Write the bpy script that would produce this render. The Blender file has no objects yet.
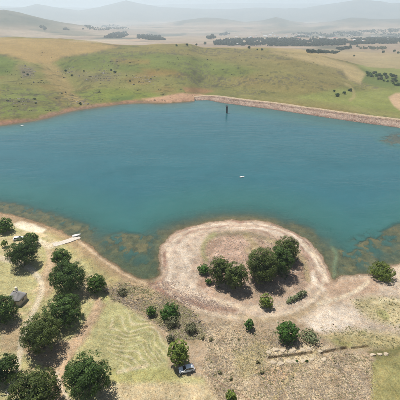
import bpy, math, random
import numpy as np
from mathutils import Vector, Matrix

# ------------------------------------------------------------------ camera, sky, sun, exposure
SC = bpy.context.scene
COL = SC.collection
CAM_H = 87.0
PITCH = math.radians(27.3)
F_PX = 353.0                                  # focal length in photo pixels (400 px frame)
cam_d = bpy.data.cameras.new('camera'); cam = bpy.data.objects.new('camera', cam_d); COL.objects.link(cam)
cam.location = (0, 0, CAM_H); cam.rotation_euler = (math.pi / 2 - PITCH, 0, 0)
cam_d.angle = 2 * math.atan(200 / F_PX); cam_d.clip_start = 0.5; cam_d.clip_end = 120000
SC.camera = cam

SUN_EL = math.radians(67)
SUN_AZ = math.atan2(-0.66, 0.75)              # from +Y towards +X: ahead and to the left
w = bpy.data.worlds.new('World'); SC.world = w; w.use_nodes = True
nt = w.node_tree; nt.nodes.clear()
sky = nt.nodes.new('ShaderNodeTexSky'); sky.sky_type = 'NISHITA'; sky.sun_disc = False
sky.sun_elevation = SUN_EL; sky.sun_rotation = SUN_AZ; sky.altitude = 900; sky.dust_density = 1.2; sky.air_density = 1.0
bg = nt.nodes.new('ShaderNodeBackground'); bg.inputs[1].default_value = 0.05
wo = nt.nodes.new('ShaderNodeOutputWorld')
nt.links.new(sky.outputs[0], bg.inputs[0]); nt.links.new(bg.outputs[0], wo.inputs[0])
sd_ = bpy.data.lights.new('sun', 'SUN'); sd_.energy = 5.0; sd_.angle = math.radians(0.53); sd_.color = (1.0, 0.955, 0.89)
sun = bpy.data.objects.new('sun', sd_); COL.objects.link(sun)
sdir = Vector((math.sin(SUN_AZ) * math.cos(SUN_EL), math.cos(SUN_AZ) * math.cos(SUN_EL), math.sin(SUN_EL)))
sun.rotation_euler = sdir.to_track_quat('Z', 'Y').to_euler(); sun.location = sdir * 300
SC.view_settings.view_transform = 'Standard'; SC.view_settings.look = 'None'
SC.view_settings.exposure = 0.56; SC.view_settings.gamma = 1; SC.view_settings.use_curve_mapping = False
SC.render.engine = 'CYCLES'
SC.cycles.use_denoising = True; SC.cycles.use_adaptive_sampling = True; SC.cycles.adaptive_threshold = 0.03; SC.cycles.adaptive_min_samples = 12
SC.cycles.max_bounces = 4; SC.cycles.diffuse_bounces = 2; SC.cycles.volume_bounces = 2; SC.cycles.transmission_bounces = 2
SC.cycles.transparent_max_bounces = 8; SC.cycles.glossy_bounces = 1

# ------------------------------------------------------------------ pixel <-> place
cp, sp = math.cos(PITCH), math.sin(PITCH)
def ray(u, v):
    a = (u - 200) / F_PX; b = (v - 200) / F_PX           # right, down
    return a, cp - b * sp, -sp - b * cp                  # dx, dy, dz for unit depth
def at(u, v, z=0.0):
    """Point at height z seen at photo pixel (u, v)."""
    dx, dy, dz = ray(u, v)
    t = (z - CAM_H) / dz
    return np.array([dx * t, dy * t, z])
def project(x, y, z):
    d = y * cp - (z - CAM_H) * sp
    return 200 + F_PX * x / d, 200 + F_PX * (-(y * sp) - (z - CAM_H) * cp) / d
def depth_of(p): return p[1] * cp - (p[2] - CAM_H) * sp
def mpp(p): return depth_of(p) / F_PX                    # metres per photo pixel at p

# ------------------------------------------------------------------ numpy noise and polygons
def vnoise(x, y, seed=0):
    xi = np.floor(x).astype(np.int64); yi = np.floor(y).astype(np.int64)
    fx = x - xi; fy = y - yi
    fx = fx * fx * (3 - 2 * fx); fy = fy * fy * (3 - 2 * fy)
    def h(i, j):
        n = (i * 374761393 + j * 668265263 + seed * 974634777) & 0x7fffffff
        n = ((n ^ (n >> 13)) * 1274126177) & 0x7fffffff
        return ((n ^ (n >> 16)) & 0xffff) / 65535.0
    return (h(xi, yi) * (1 - fx) + h(xi + 1, yi) * fx) * (1 - fy) + (h(xi, yi + 1) * (1 - fx) + h(xi + 1, yi + 1) * fx) * fy
def fbm(x, y, seed=0, oct=4, gain=0.5):
    s = 0.0; a = 1.0; t = 0.0
    for k in range(oct):
        s = s + a * vnoise(x * 2 ** k + 17.3 * k, y * 2 ** k - 9.1 * k, seed + k); t += a; a *= gain
    return s / t - 0.5                                   # about -0.5 .. 0.5
def sstep(a, b, x):
    t = np.clip((x - a) / (b - a), 0, 1); return t * t * (3 - 2 * t)
def seg_dist(px, py, pts, closed):
    d2 = np.full(px.shape, 1e30); n = len(pts)
    for i in range(n if closed else n - 1):
        ax, ay = pts[i]; bx, by = pts[(i + 1) % n]
        ex, ey = bx - ax, by - ay
        t = np.clip(((px - ax) * ex + (py - ay) * ey) / (ex * ex + ey * ey + 1e-12), 0, 1)
        dx = px - ax - t * ex; dy = py - ay - t * ey
        np.minimum(d2, dx * dx + dy * dy, out=d2)
    return np.sqrt(d2)
def inside(px, py, pts):
    c = np.zeros(px.shape, bool); n = len(pts)
    for i in range(n):
        ax, ay = pts[i]; bx, by = pts[(i + 1) % n]
        if ay == by: continue
        k = ((ay > py) != (by > py)) & (px < (bx - ax) * (py - ay) / (by - ay) + ax)
        c ^= k
    return c
def sdf(px, py, pts):                                    # positive inside
    d = seg_dist(px, py, pts, True); return np.where(inside(px, py, pts), d, -d)

def smooth(pts, n=4):
    """Catmull-Rom resampling of an open polyline."""
    P = np.array(pts, float); out = []
    Q = np.vstack([2 * P[0] - P[1], P, 2 * P[-1] - P[-2]])
    for i in range(1, len(Q) - 2):
        for k in range(n):
            t = k / n
            out.append(0.5 * ((2 * Q[i]) + (-Q[i - 1] + Q[i + 1]) * t + (2 * Q[i - 1] - 5 * Q[i] + 4 * Q[i + 1] - Q[i + 2]) * t * t
                              + (-Q[i - 1] + 3 * Q[i] - 3 * Q[i + 1] + Q[i + 2]) * t ** 3))
    out.append(P[-1]); return [tuple(p) for p in out]

# ------------------------------------------------------------------ the lake outline (waterline, traced at water level)
NEAR = [(-330, 190), (-160, 197), (-60, 205), (0, 212), (20, 217), (40, 223), (60, 231), (75, 237), (84, 242), (95, 250), (108, 259), (120, 267), (132, 274),
        (141, 278), (150, 279), (158, 276), (160.5, 270), (158.5, 262), (159, 252), (164, 242), (172, 234), (182, 229), (195, 225), (210, 222),
        (230, 220.5), (250, 220.5), (265, 222.5), (280, 226.5), (295, 232), (308, 240), (318, 249), (325, 259), (329, 268), (331, 275), (334, 280), (338, 277),
        (347, 276), (360, 274.5), (372, 273), (385, 270), (393, 266), (400, 262), (430, 250), (480, 225), (540, 190)]
FAR = [(620, 168), (520, 146), (460, 137), (400, 128), (360, 122.5), (330, 118), (300, 113.5), (270, 109), (245, 106), (221, 102.5), (207, 100),
       (186, 101.5), (165, 103.2), (150, 103), (140, 103), (122, 104), (105, 106), (88, 108.5), (70, 111.5), (52, 116.5), (35, 120.5), (18, 123), (0, 125), (-60, 132), (-170, 145), (-330, 160)]
near_w = [tuple(at(u, v)[:2]) for u, v in smooth(NEAR, 3)]
far_w = [tuple(at(u, v)[:2]) for u, v in smooth(FAR, 3)]
SHORE = near_w + far_w

def shore_sd(x, y):
    """Signed metres from the waterline, positive on land, jittered so that the edge is not a clean curve."""
    d = -sdf(x, y, SHORE)
    near = np.sqrt(x * x + y * y) < 300
    return d + np.where(near, 3.6 * fbm(x / 5, y / 5, 3, 5, 0.62) + 1.5 * fbm(x / 25, y / 25, 5, 2), 3.0 * fbm(x / 14, y / 14, 4, 3))

L1 = ([-250, -60, 0, 8, 20, 40, 60, 78, 100, 130, 160], [22, 16, 11.8, 11, 13, 17.5, 21.5, 25, 28.5, 33, 36])
L2 = ([-250, 0, 80, 120, 160, 185, 205, 225, 245, 262, 275, 290, 310, 330, 350, 375, 400, 650], [18, 22, 26, 26, 24, 20, 17.5, 19, 22, 20.5, 17, 21, 24, 22, 18, 19.5, 18.5, 20])
L3 = ([-250, -40, 0, 25, 40, 55, 80, 100, 115, 128, 140, 160, 190, 220, 250, 300, 320, 340, 355, 375, 387, 400, 520, 650],
      [8, 9, 9.5, 8.5, 5, 7.5, 11, 8, 4, 0.5, 3, 7, 8.5, 9.5, 8, 9, 5.5, 3, 1, 2.5, 5, 5, 7, 4])
L4 = ([-250, 0, 90, 180, 230, 300, 400, 650], [5, 7.5, 8, 4, 3, 4, 6.5, 5])
def ridge(u, r, spec, r0, w0, seed):
    v = np.interp(u, spec[0], spec[1])
    ang = -np.arctan((v - 200) / F_PX) - PITCH
    top = CAM_H + r0 * np.tan(ang)
    n = fbm(u / 26, r / (w0 * 0.6), seed, 5, 0.55)
    prof = np.exp(-((r - r0) / w0) ** 2)
    return prof * (top + 28) * (1 + 0.5 * n * (1 - prof)) + prof * n * w0 * 0.02

def height(x, y, sd=None):
    """Ground height over the water level (the lake bed where negative)."""
    if sd is None: sd = shore_sd(x, y)
    r = np.sqrt(x * x + y * y)
    d0 = np.maximum(y * cp + CAM_H * sp, 1.0)
    u = 200 + F_PX * x / d0; v = 200 + F_PX * (-(y * sp) + CAM_H * cp) / d0
    # --- near bank, sloping up from the waterline
    nz = 0.05 * sd.clip(0, 8) + 2.2 * (1 - np.exp(-np.maximum(sd - 2, 0) / 22)) + 0.012 * np.maximum(sd - 30, 0)
    nz = nz + np.clip(sd, 0, 10) / 10 * (1.2 * fbm(x / 30, y / 30, 11, 3) + 0.35 * fbm(x / 5, y / 5, 12, 4, 0.6))
    q = sd + 3.0 * fbm(x / 7, y / 7, 13, 4, 0.6); nz = nz + 0.24 * (sstep(2.4, 3.0, q) + sstep(6.2, 6.9, q) + sstep(10.6, 11.4, q)) * (sd > 0) * sstep(150, 165, u) * (1 - sstep(330, 345, u))
    m = np.exp(-(((u - 255) / 42) ** 2 + ((v - 264) / 20) ** 2)); nz = nz + 1.6 * m * (sd > 0)
    fg = v > 305
    if fg.any():
        uf, vf = project(x[fg], y[fg], nz[fg]); dz_ = sstep(-4, 6, sdf(uf, vf, RIDGED)) * 0.14 * ridges_at(x[fg], y[fg])
        for pts, hw in DITCH: dz_ = dz_ - 0.75 * sstep(-0.2, 0.0, fbm(x[fg] / 3, y[fg] / 3, 46, 2)) * (1 - sstep(hw * 0.1, hw * 1.25, seg_dist(uf, vf + 0.5 * fbm(x[fg], y[fg], 45, 2), pts, False)))
        nz = nz.copy(); nz[fg] += dz_
    bed = -np.minimum(0.05 * np.maximum(-sd, 0) + 0.0022 * np.maximum(-sd, 0) ** 2, 9.0)
    wz = np.zeros_like(bed)
    ok = (sd < 2) & (v < 300); uw, vw, wk = u[ok], v[ok], np.zeros(ok.sum())
    xw, yw = x[ok], y[ok]
    uw = uw + 9 * fbm(xw / 14, yw / 14, 22, 4, 0.6); vw = vw + 8 * fbm(xw / 14, yw / 14, 27, 4, 0.6) * np.clip((vw - 60) / 160, 0.2, 1)
    for pts in WEEDS: wk = np.maximum(wk, sstep(-6.0, 3.0, sdf(uw, vw, pts)))
    wz[ok] = wk * (0.3 + 0.7 * sstep(-0.24, -0.04, fbm(xw / 9, yw / 9, 24, 4, 0.6)))
    n2 = fbm(x / 3, y / 4, 21, 4, 0.65)
    bed = np.where((wz > 0), bed * (1 - wz) + wz * np.maximum(bed, -0.07 - 0.5 * sstep(0.05, 0.13, n2)), bed)
    nz = np.where(sd > 0, nz, bed)
    # --- far side: cut bank, hill, meadow under the dam
    damk = sstep(186, 204, u)
    hillk = 1 - sstep(285, 372, u + 0.25 * (v - 100))
    s2 = np.maximum(sd, 0)
    bank = 2.4 * sstep(0, 7, s2) + 0.8 * fbm(x / 12, y / 12, 31, 3) * np.clip(s2 / 5, 0, 1)
    lf = 1 - sstep(20, 150, u); he = 560 + 160 * lf; ha = 28 + 13 * lf; hill = ha * (sstep(0, 1, (s2 + 60) / (he + 60)) - sstep(0, 1, 60 / (he + 60)))
    hill = hill + np.clip(s2 / 80, 0, 1) * (7 * fbm(x / 90, y / 90, 33, 4) + 1.5 * fbm(x / 20, y / 20, 34, 3, 0.6))
    ug = 92 - 46 * s2 / 350; hill = hill - 9 * np.exp(-((u - ug) / 13) ** 2) * sstep(10, 160, s2) * (1 - 0.6 * sstep(300, 520, s2))
    hill = hill + 5 * np.exp(-((u - 190) / 75) ** 2 - ((s2 - 230) / 130) ** 2) - 4 * np.exp(-((u - 330) / 30) ** 2) * sstep(40, 200, s2)
    hill = hill * (1 - 0.55 * sstep(0, 1, damk * (1 - sstep(60, 220, s2))))
    low = -9.0 + 5 * fbm(x / 120, y / 120, 35, 3)
    meadow = -6.0 * sstep(14, 40, s2)
    fz_land = bank * (1 - damk) + damk * meadow + hill * hillk + low * (1 - hillk) * sstep(40, 300, s2)
    valley = -26 + 6 * fbm(x / 500, y / 500, 36, 3)
    k = sstep(880, 1650, r - 170 * lf + 160 * fbm(u / 60, r / 900, 39, 3))
    fz_land = fz_land * (1 - k) + valley * k
    fz_land = np.where(damk > 0.5, np.where(s2 < 25, np.minimum(fz_land, -1.5), fz_land), fz_land)
    fz = np.where(sd > 0, fz_land, np.where((damk > 0.5) & (sd > -14), np.minimum(bed, -1.5), bed))
    z = np.where(v > 170, nz, fz)
    for i, (spec, r0, w0) in enumerate(((L1, 3800, 800), (L2, 6500, 1100), (L3, 11000, 1900), (L4, 17000, 2500))):
        z = z + ridge(u, r, spec, r0, w0, 50 + 7 * i) * (r > 1900)
    return z

def ridges_at(x, y):
    wx = x + 9 * fbm(x / 9, y / 9, 61, 2); wy = y + 11 * fbm(x / 8, y / 11, 67, 2)
    t = (0.55 * wx + 1.0 * wy) / 2.1
    return np.sin(2 * math.pi * t) * (0.6 + fbm(x / 4, y / 4, 63, 2))

RIDGED = [(108, 322), (128, 312), (150, 318), (166, 340), (165, 362), (150, 369), (125, 372), (112, 355), (104, 338)]
DITCH = [([(269, 357.5), (280, 356.2), (296, 354.5), (312, 352.5)], 1.5), ([(322, 352.6), (333, 350.2), (346, 347.8)], 1.7), ([(352, 348), (368, 346)], 1.0)]
WEEDS = [[(-60, 199), (0, 202.5), (20, 205.5), (45, 212), (70, 220), (92, 226.5), (96, 231), (86, 240), (60, 234), (40, 226), (20, 220), (0, 215), (-60, 208)],
         [(97, 243), (108, 236), (122, 231), (140, 235), (152, 234), (166, 235), (160, 250), (161, 268), (152, 281), (138, 277), (120, 267), (105, 256)],
         [(250, 222.5), (272, 223), (296, 228), (312, 231), (322, 242), (330, 254), (332, 272), (324, 264), (312, 248), (290, 234), (265, 226)],
         [(338, 247), (352, 238), (366, 232), (380, 233), (390, 226), (410, 221), (440, 240), (405, 262), (375, 275), (340, 278), (336, 264)],
         [(376, 139), (386, 134), (410, 130), (440, 140), (410, 152), (388, 147)],
         [(331, 240), (335, 246), (337.5, 256), (335.5, 268), (335, 279), (332.5, 278), (332.5, 266), (334, 256), (331, 248)]]

# ------------------------------------------------------------------ helpers: meshes, materials, objects
def lin(c):
    c = np.array(c, float) / 255.0
    return np.where(c <= 0.04045, c / 12.92, ((c + 0.055) / 1.055) ** 2.4)
GAIN = 1.62                                             # what a white surface in this sun shows
def alb(*c): return tuple(lin(c) / GAIN)

def np_mesh(name, V, Fc, smooth_=True):
    """V (n,3); Fc (m,k) all faces with k corners."""
    me = bpy.data.meshes.new(name); V = np.asarray(V, np.float32); Fc = np.asarray(Fc, np.int32); m, k = Fc.shape
    me.vertices.add(len(V)); me.vertices.foreach_set('co', V.ravel())
    me.loops.add(m * k); me.loops.foreach_set('vertex_index', Fc.ravel())
    me.polygons.add(m); me.polygons.foreach_set('loop_start', np.arange(0, m * k, k, dtype=np.int32))
    me.polygons.foreach_set('loop_total', np.full(m, k, np.int32))
    me.polygons.foreach_set('use_smooth', np.full(m, smooth_, bool))
    me.update(calc_edges=True); return me
def add_color(me, name, C):
    a = me.color_attributes.new(name, 'FLOAT_COLOR', 'POINT')
    C4 = np.ones((len(C), 4), np.float32); C4[:, :3] = C; a.data.foreach_set('color', C4.ravel())
def add_float(me, name, A):
    a = me.attributes.new(name, 'FLOAT', 'POINT'); a.data.foreach_set('value', np.asarray(A, np.float32))

class MB:
    """Collects shapes as verts and faces, then links ONE mesh object."""
    def __init__(s): s.v = []; s.f = []
    def add(s, V, Fs):
        o = len(s.v); s.v += [tuple(p) for p in V]; s.f += [tuple(i + o for i in q) for q in Fs]; return s
    def box(s, c, d, M=None, taper=1.0):
        x, y, z = (d[0] / 2, d[1] / 2, d[2] / 2); V = []
        for k, t in ((-1, 1), (1, taper)):
            for a, b in ((-1, -1), (1, -1), (1, 1), (-1, 1)): V.append(Vector((c[0] + a * x * t, c[1] + b * y * t, c[2] + k * z)))
        if M: V = [M @ p for p in V]
        return s.add(V, [(3, 2, 1, 0), (4, 5, 6, 7), (0, 1, 5, 4), (1, 2, 6, 5), (2, 3, 7, 6), (3, 0, 4, 7)])
    def tube(s, path, radii, n=8, cap=True):
        V = []; Fs = []
        P = [Vector([float(c) for c in p]) for p in path]
        for i, p in enumerate(P):
            t = (P[min(i + 1, len(P) - 1)] - P[max(i - 1, 0)]).normalized()
            a = t.orthogonal().normalized(); b = t.cross(a)
            for k in range(n):
                q = 2 * math.pi * k / n; V.append(p + float(radii[i]) * (a * math.cos(q) + b * math.sin(q)))
        for i in range(len(P) - 1):
            for k in range(n): Fs.append((i * n + k, i * n + (k + 1) % n, (i + 1) * n + (k + 1) % n, (i + 1) * n + k))
        if cap: Fs += [tuple(range(n - 1, -1, -1)), tuple((len(P) - 1) * n + k for k in range(n))]
        return s.add(V, Fs)
    def loft(s, rings, closed=True, cap=True):
        n = len(rings[0]); V = [p for r_ in rings for p in r_]; Fs = []
        for i in range(len(rings) - 1):
            for k in range(n if closed else n - 1): Fs.append((i * n + k, i * n + (k + 1) % n, (i + 1) * n + (k + 1) % n, (i + 1) * n + k))
        if cap: Fs += [tuple(range(n - 1, -1, -1)), tuple((len(rings) - 1) * n + k for k in range(n))]
        return s.add(V, Fs)
    def build(s, name, mat_, parent=None, smooth_=False, bevel=0):
        me = bpy.data.meshes.new(name); me.from_pydata([tuple(p) for p in s.v], [], s.f); me.update()
        if smooth_: me.polygons.foreach_set('use_smooth', [True] * len(me.polygons))
        o = link(name, me, mat_, parent)
        if bevel:
            b = o.modifiers.new('bevel', 'BEVEL'); b.width = bevel; b.segments = 2; b.limit_method = 'ANGLE'
        return o
def link(name, me, mat_=None, parent=None):
    o = bpy.data.objects.new(name, me); COL.objects.link(o)
    if mat_ and not me.materials: me.materials.append(mat_)
    if parent: o.parent = parent
    return o
def empty(name, loc, rz=0.0):
    o = bpy.data.objects.new(name, None); COL.objects.link(o); o.location = loc; o.rotation_euler = (0, 0, rz); o.empty_display_size = 0.5; return o
def tag(o, label=None, cat=None, group=None, kind=None):
    if label: o['label'] = label
    if cat: o['category'] = cat
    if group: o['group'] = group
    if kind: o['kind'] = kind
    return o

class NT:
    def __init__(s, name):
        s.m = bpy.data.materials.new(name); s.m.use_nodes = True; s.t = s.m.node_tree; s.t.nodes.clear()
        s.out = s.n('OutputMaterial')
    def n(s, kind, **kw):
        nd = s.t.nodes.new('ShaderNode' + kind)
        for k, v in kw.items(): setattr(nd, k, v)
        return nd
    def l(s, a, b): s.t.links.new(a, b)
    def noise(s, scale, detail=4, rough=0.6, vec=None, dist=0.0):
        nd = s.n('TexNoise'); nd.inputs['Scale'].default_value = scale; nd.inputs['Detail'].default_value = detail
        nd.inputs['Roughness'].default_value = rough; nd.inputs['Distortion'].default_value = dist
        if vec is not None: s.l(vec, nd.inputs['Vector'])
        return nd.outputs[0]
    def remap(s, x, a, b, c, d):
        nd = s.n('MapRange'); nd.inputs[1].default_value = a; nd.inputs[2].default_value = b; nd.inputs[3].default_value = c; nd.inputs[4].default_value = d
        s.l(x, nd.inputs[0]); return nd.outputs[0]
    def math(s, op, a, b):
        nd = s.n('Math', operation=op)
        for i, x in enumerate((a, b)):
            if isinstance(x, (int, float)): nd.inputs[i].default_value = x
            else: s.l(x, nd.inputs[i])
        return nd.outputs[0]
    def mul(s, col, fac):
        nd = s.n('VectorMath', operation='SCALE'); s.l(col, nd.inputs[0])
        if isinstance(fac, (int, float)): nd.inputs['Scale'].default_value = fac
        else: s.l(fac, nd.inputs['Scale'])
        return nd.outputs[0]
    def mix(s, f, a, b):
        nd = s.n('Mix', data_type='RGBA')
        if isinstance(f, (int, float)): nd.inputs[0].default_value = f
        else: s.l(f, nd.inputs[0])
        for i, x in ((6, a), (7, b)):
            if isinstance(x, tuple): nd.inputs[i].default_value = (*x[:3], 1)
            else: s.l(x, nd.inputs[i])
        return nd.outputs[2]
    def attr(s, name): nd = s.n('Attribute'); nd.attribute_name = name; return nd
    def pos(s): return s.n('TexCoord').outputs['Object']
    def world(s): return s.n('NewGeometry').outputs['Position']
    def bsdf(s, col, rough=0.9, spec=0.2, bump=None, bstr=0.3, bdist=0.1, metal=0.0):
        b = s.n('BsdfPrincipled'); b.inputs['Roughness'].default_value = rough; b.inputs['Specular IOR Level'].default_value = spec; b.inputs['Metallic'].default_value = metal
        if isinstance(col, tuple): b.inputs['Base Color'].default_value = (*col[:3], 1)
        else: s.l(col, b.inputs['Base Color'])
        if bump is not None:
            bn = s.n('Bump'); bn.inputs['Strength'].default_value = bstr; bn.inputs['Distance'].default_value = bdist
            s.l(bump, bn.inputs['Height']); s.l(bn.outputs[0], b.inputs['Normal'])
        s.l(b.outputs[0], s.out.inputs[0]); return b

def simple(name, col, rough=0.8, spec=0.3, var=0.25, scale=4.0, metal=0.0):
    t = NT(name); n = t.noise(scale, 5, 0.65, t.world())
    c = t.mix(n, tuple(x * (1 - var) for x in col), tuple(min(1, x * (1 + var)) for x in col))
    t.bsdf(c, rough, spec, n, 0.15, 0.05, metal); return t.m

def leaf_mat(name, dark, light, trans=0.25):
    t = NT(name); a = t.attr('tint'); obr = t.n('ObjectInfo').outputs['Random']
    c = t.mix(a.outputs['Fac'], tuple(dark), tuple(light))
    c = t.mul(c, t.remap(obr, 0, 1, 0.88, 1.12))
    d = t.n('BsdfPrincipled'); d.inputs['Roughness'].default_value = 0.6; d.inputs['Specular IOR Level'].default_value = 0.12; t.l(c, d.inputs['Base Color'])
    tr = t.n('BsdfTranslucent'); t.l(t.mul(c, 1.2), tr.inputs[0])
    mx = t.n('MixShader'); mx.inputs[0].default_value = trans
    t.l(d.outputs[0], mx.inputs[1]); t.l(tr.outputs[0], mx.inputs[2]); t.l(mx.outputs[0], t.out.inputs[0]); return t.m

M_DARK = leaf_mat('leaf_dark', (0.020, 0.042, 0.012), (0.112, 0.182, 0.046))
M_MID = leaf_mat('leaf_mid', (0.028, 0.060, 0.012), (0.120, 0.215, 0.040))
M_OLIVE = leaf_mat('leaf_olive', (0.034, 0.054, 0.016), (0.165, 0.208, 0.058))
M_LIME = leaf_mat('leaf_lime', (0.075, 0.115, 0.022), (0.27, 0.33, 0.07), 0.3)
M_BRIGHT = leaf_mat('leaf_bright', (0.035, 0.085, 0.018), (0.12, 0.24, 0.05), 0.3)
M_GREY = leaf_mat('leaf_grey', (0.075, 0.082, 0.040), (0.25, 0.25, 0.14))
M_SAGE = leaf_mat('leaf_sage', (0.12, 0.15, 0.07), (0.36, 0.40, 0.21), 0.2)
M_FAR = leaf_mat('leaf_far', (0.022, 0.036, 0.022), (0.085, 0.115, 0.060), 0.15)
M_SCRUB = leaf_mat('scrub_dry', (0.19, 0.152, 0.112), (0.42, 0.35, 0.265), 0.1)
M_TUFT = leaf_mat('tuft_olive', (0.12, 0.115, 0.055), (0.34, 0.31, 0.16), 0.15)
M_BARK = simple('bark', (0.085, 0.065, 0.048), 0.95, 0.1, 0.4, 6)

# ------------------------------------------------------------------ the ground: one sheet, finer where the photograph is sharper
def build_ground():
    vs = list(np.arange(455, 40, -0.66))
    dx, dy, dz = ray(200, vs[-1]); y_last = dy * (-CAM_H / dz)
    ys = [ray(200, v)[1] * (-CAM_H / ray(200, v)[2]) for v in vs]
    while y_last < 26000: y_last *= 1.016; ys.append(y_last)
    ys = np.array(ys)
    us = np.concatenate([np.linspace(-270, -20, 40)[:-1], np.arange(-20, 420.1, 0.66), np.linspace(420, 670, 41)[1:]])
    Y, U = np.meshgrid(ys, us, indexing='ij')
    D = Y * cp + CAM_H * sp; X = (U - 200) / F_PX * D
    x = X.ravel(); y = Y.ravel()
    sd = shore_sd(x, y); z = height(x, y, sd)
    u, v = project(x, y, z)
    nr, nc = Y.shape
    idx = np.arange(nr * nc).reshape(nr, nc)
    quads = np.stack([idx[:-1, :-1], idx[:-1, 1:], idx[1:, 1:], idx[1:, :-1]], -1).reshape(-1, 4)
    # ---- what each spot is made of
    C = np.zeros((len(x), 3)); C[:] = lin((172, 152, 128))
    r = np.sqrt(x * x + y * y)
    wpu = 5 * fbm(u / 9, v / 7, 71, 4, 0.6); wpv = 4 * fbm(u / 9, v / 7, 75, 4, 0.6)
    far_k = np.clip((v - 20) / 200, 0.12, 1)
    def msk(pts, soft, warp=1.0, line=None):
        P = np.array(pts, float); e = soft * 2 + 8 + (line or 0)
        sel = (u > P[:, 0].min() - e) & (u < P[:, 0].max() + e) & (v > P[:, 1].min() - e) & (v < P[:, 1].max() + e)
        m = np.zeros(len(u))
        uu = u[sel] + warp * wpu[sel]; vv = v[sel] + warp * wpv[sel] * far_k[sel]
        if line is None: m[sel] = sstep(-soft, soft, sdf(uu, vv, pts))
        else: m[sel] = 1 - sstep(line - soft, line + soft, seg_dist(uu, vv, pts, False))
        return m
    def lay(m, col, amt=1.0):
        k = (m * amt)[:, None]; C[:] = C * (1 - k) + lin(col) * k
    def paint(pts, col, soft=3, amt=1.0, warp=1.0): lay(msk(pts, soft, warp) , col, amt)
    def stroke(pts, wid, col, soft=1.2, amt=1.0, warp=0.35): lay(msk(smooth(pts, 3), soft, warp, wid), col, amt)
    n1 = fbm(x / 14, y / 14, 81, 5, 0.6); n2 = fbm(x / 3.2, y / 3.2, 82, 4, 0.65); n3 = fbm(x / 70, y / 70, 83, 4)
    near = v > 170
    farl = (~near) & (sd > 0)
    # far country
    def layif(cond, col, amt=1.0): lay(cond.astype(float), col, amt)
    layif(farl, (130, 126, 74))
    lay(farl * sstep(-0.1, 0.25, n3), (108, 112, 62), 0.8)
    lay(farl * sstep(0.02, 0.2, fbm(x / 40, y / 40, 84, 4)), (138, 118, 72), 0.7)
    paint([(-80, 36), (80, 42), (118, 46), (95, 51), (62, 57), (50, 64), (30, 62), (8, 54), (-80, 50)], (162, 138, 88), 3, 1, 0.5)
    paint([(40, 62), (56, 60), (62, 72), (76, 92), (90, 104), (72, 104), (58, 92), (46, 78)], (156, 136, 90), 4, 0.85, 0.7)
    paint([(-60, 54), (0, 54), (18, 62), (12, 72), (0, 76), (-60, 78)], (100, 116, 52), 3, 0.85)
    paint([(50, 62), (80, 57), (140, 52), (200, 56), (280, 66), (300, 78), (200, 76), (140, 72), (90, 70), (62, 68)], (108, 120, 58), 3, 0.75)
    paint([(140, 46), (240, 48), (300, 50), (345, 60), (352, 84), (320, 96), (270, 92), (220, 84), (260, 70), (200, 58)], (134, 122, 76), 4, 0.75)
    paint([(90, 48), (160, 48), (260, 47), (180, 52), (110, 53)], (130, 122, 68), 2, 0.7)
    paint([(180, 84), (260, 92), (320, 98), (355, 88), (350, 98), (260, 98), (200, 92)], (120, 118, 70), 3, 0.6)
    for pts, c_, a in (([(0, 84), (30, 88), (60, 104), (58, 111), (30, 113), (0, 118)], (114, 124, 64), 0.75),
                       ([(72, 92), (110, 88), (150, 92), (160, 97), (120, 100), (92, 102)], (118, 130, 58), 0.8),
                       ([(140, 68), (175, 70), (190, 76), (150, 76)], (150, 112, 68), 0.5), ([(110, 58), (150, 60), (150, 64), (118, 63)], (152, 114, 70), 0.5),
                       ([(110, 97), (134, 96), (132, 100), (112, 101)], (84, 104, 58), 0.8),
                       ([(20, 66), (34, 68), (34, 76), (22, 78)], (118, 106, 92), 0.7), ([(62, 70), (74, 70), (88, 74), (120, 74), (112, 82), (86, 82)], (114, 104, 80), 0.5),
                       ([(10, 100), (40, 100), (46, 106), (16, 108)], (112, 98, 66), 0.5)):
        paint(pts, c_, 3, a, 1.0)
    lay(farl * (r < 950) * sstep(-0.02, 0.12, fbm(x / 70, y / 70, 86, 3)) * (1 - sstep(-0.02, 0.06, fbm(x / 5, y / 5, 87, 4, 0.7) + 0.06)), (96, 88, 74), 0.7)
    lay(farl * (r < 950) * (1 - sstep(-0.06, 0.08, fbm(x / 11, y / 11, 88, 4, 0.65) + 0.17)), (74, 76, 50), 0.55)
    # right-hand meadow under the dam
    paint([(300, 96), (340, 88), (356, 92), (400, 88), (440, 95), (440, 122), (400, 117), (340, 107), (296, 101)], (136, 142, 78), 2.5, 0.8)
    paint([(240, 94), (300, 98), (420, 116), (420, 121), (300, 104), (240, 97)], (138, 132, 82), 1.2, 0.7, 0.3)
    paint([(355, 62), (372, 58), (430, 54), (430, 86), (382, 80), (362, 72)], (134, 138, 80), 2, 0.85, 0.5)
    paint([(354, 66), (372, 71), (400, 77), (420, 80), (420, 90), (384, 88), (362, 82)], (98, 112, 58), 2.5, 0.8)
    paint([(270, 52), (320, 56), (356, 66), (366, 74), (360, 84), (350, 80), (342, 70), (310, 62)], (176, 156, 112), 2, 0.85, 0.5)
    paint([(290, 46), (430, 44), (430, 53), (360, 60), (310, 55), (270, 50)], (172, 152, 106), 1.6, 0.85, 0.3)
    paint([(388, 97), (396, 93), (425, 92), (425, 114), (404, 113), (394, 106)], (196, 164, 134), 1.5, 0.9, 0.5)
    stroke([(346, 84), (352, 88), (354, 96), (350, 100)], 1.6, (166, 150, 104), 1.0, 0.6)
    stroke([(384, 46.5), (392, 48.5), (402, 50.5)], 0.5, (205, 190, 160), 0.4, 0.9, 0)
    paint([(385, 51), (410, 50), (410, 56), (392, 55)], (150, 150, 90), 0.8, 0.8, 0.2)
    # red cut banks along the far shore
    fb = (~near) & (u < 205)
    lay(fb * (1 - sstep(2.0, 6.5, sd + 9 * n1)) * sstep(-2, 0.5, sd), (164, 134, 112), 0.95)
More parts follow.
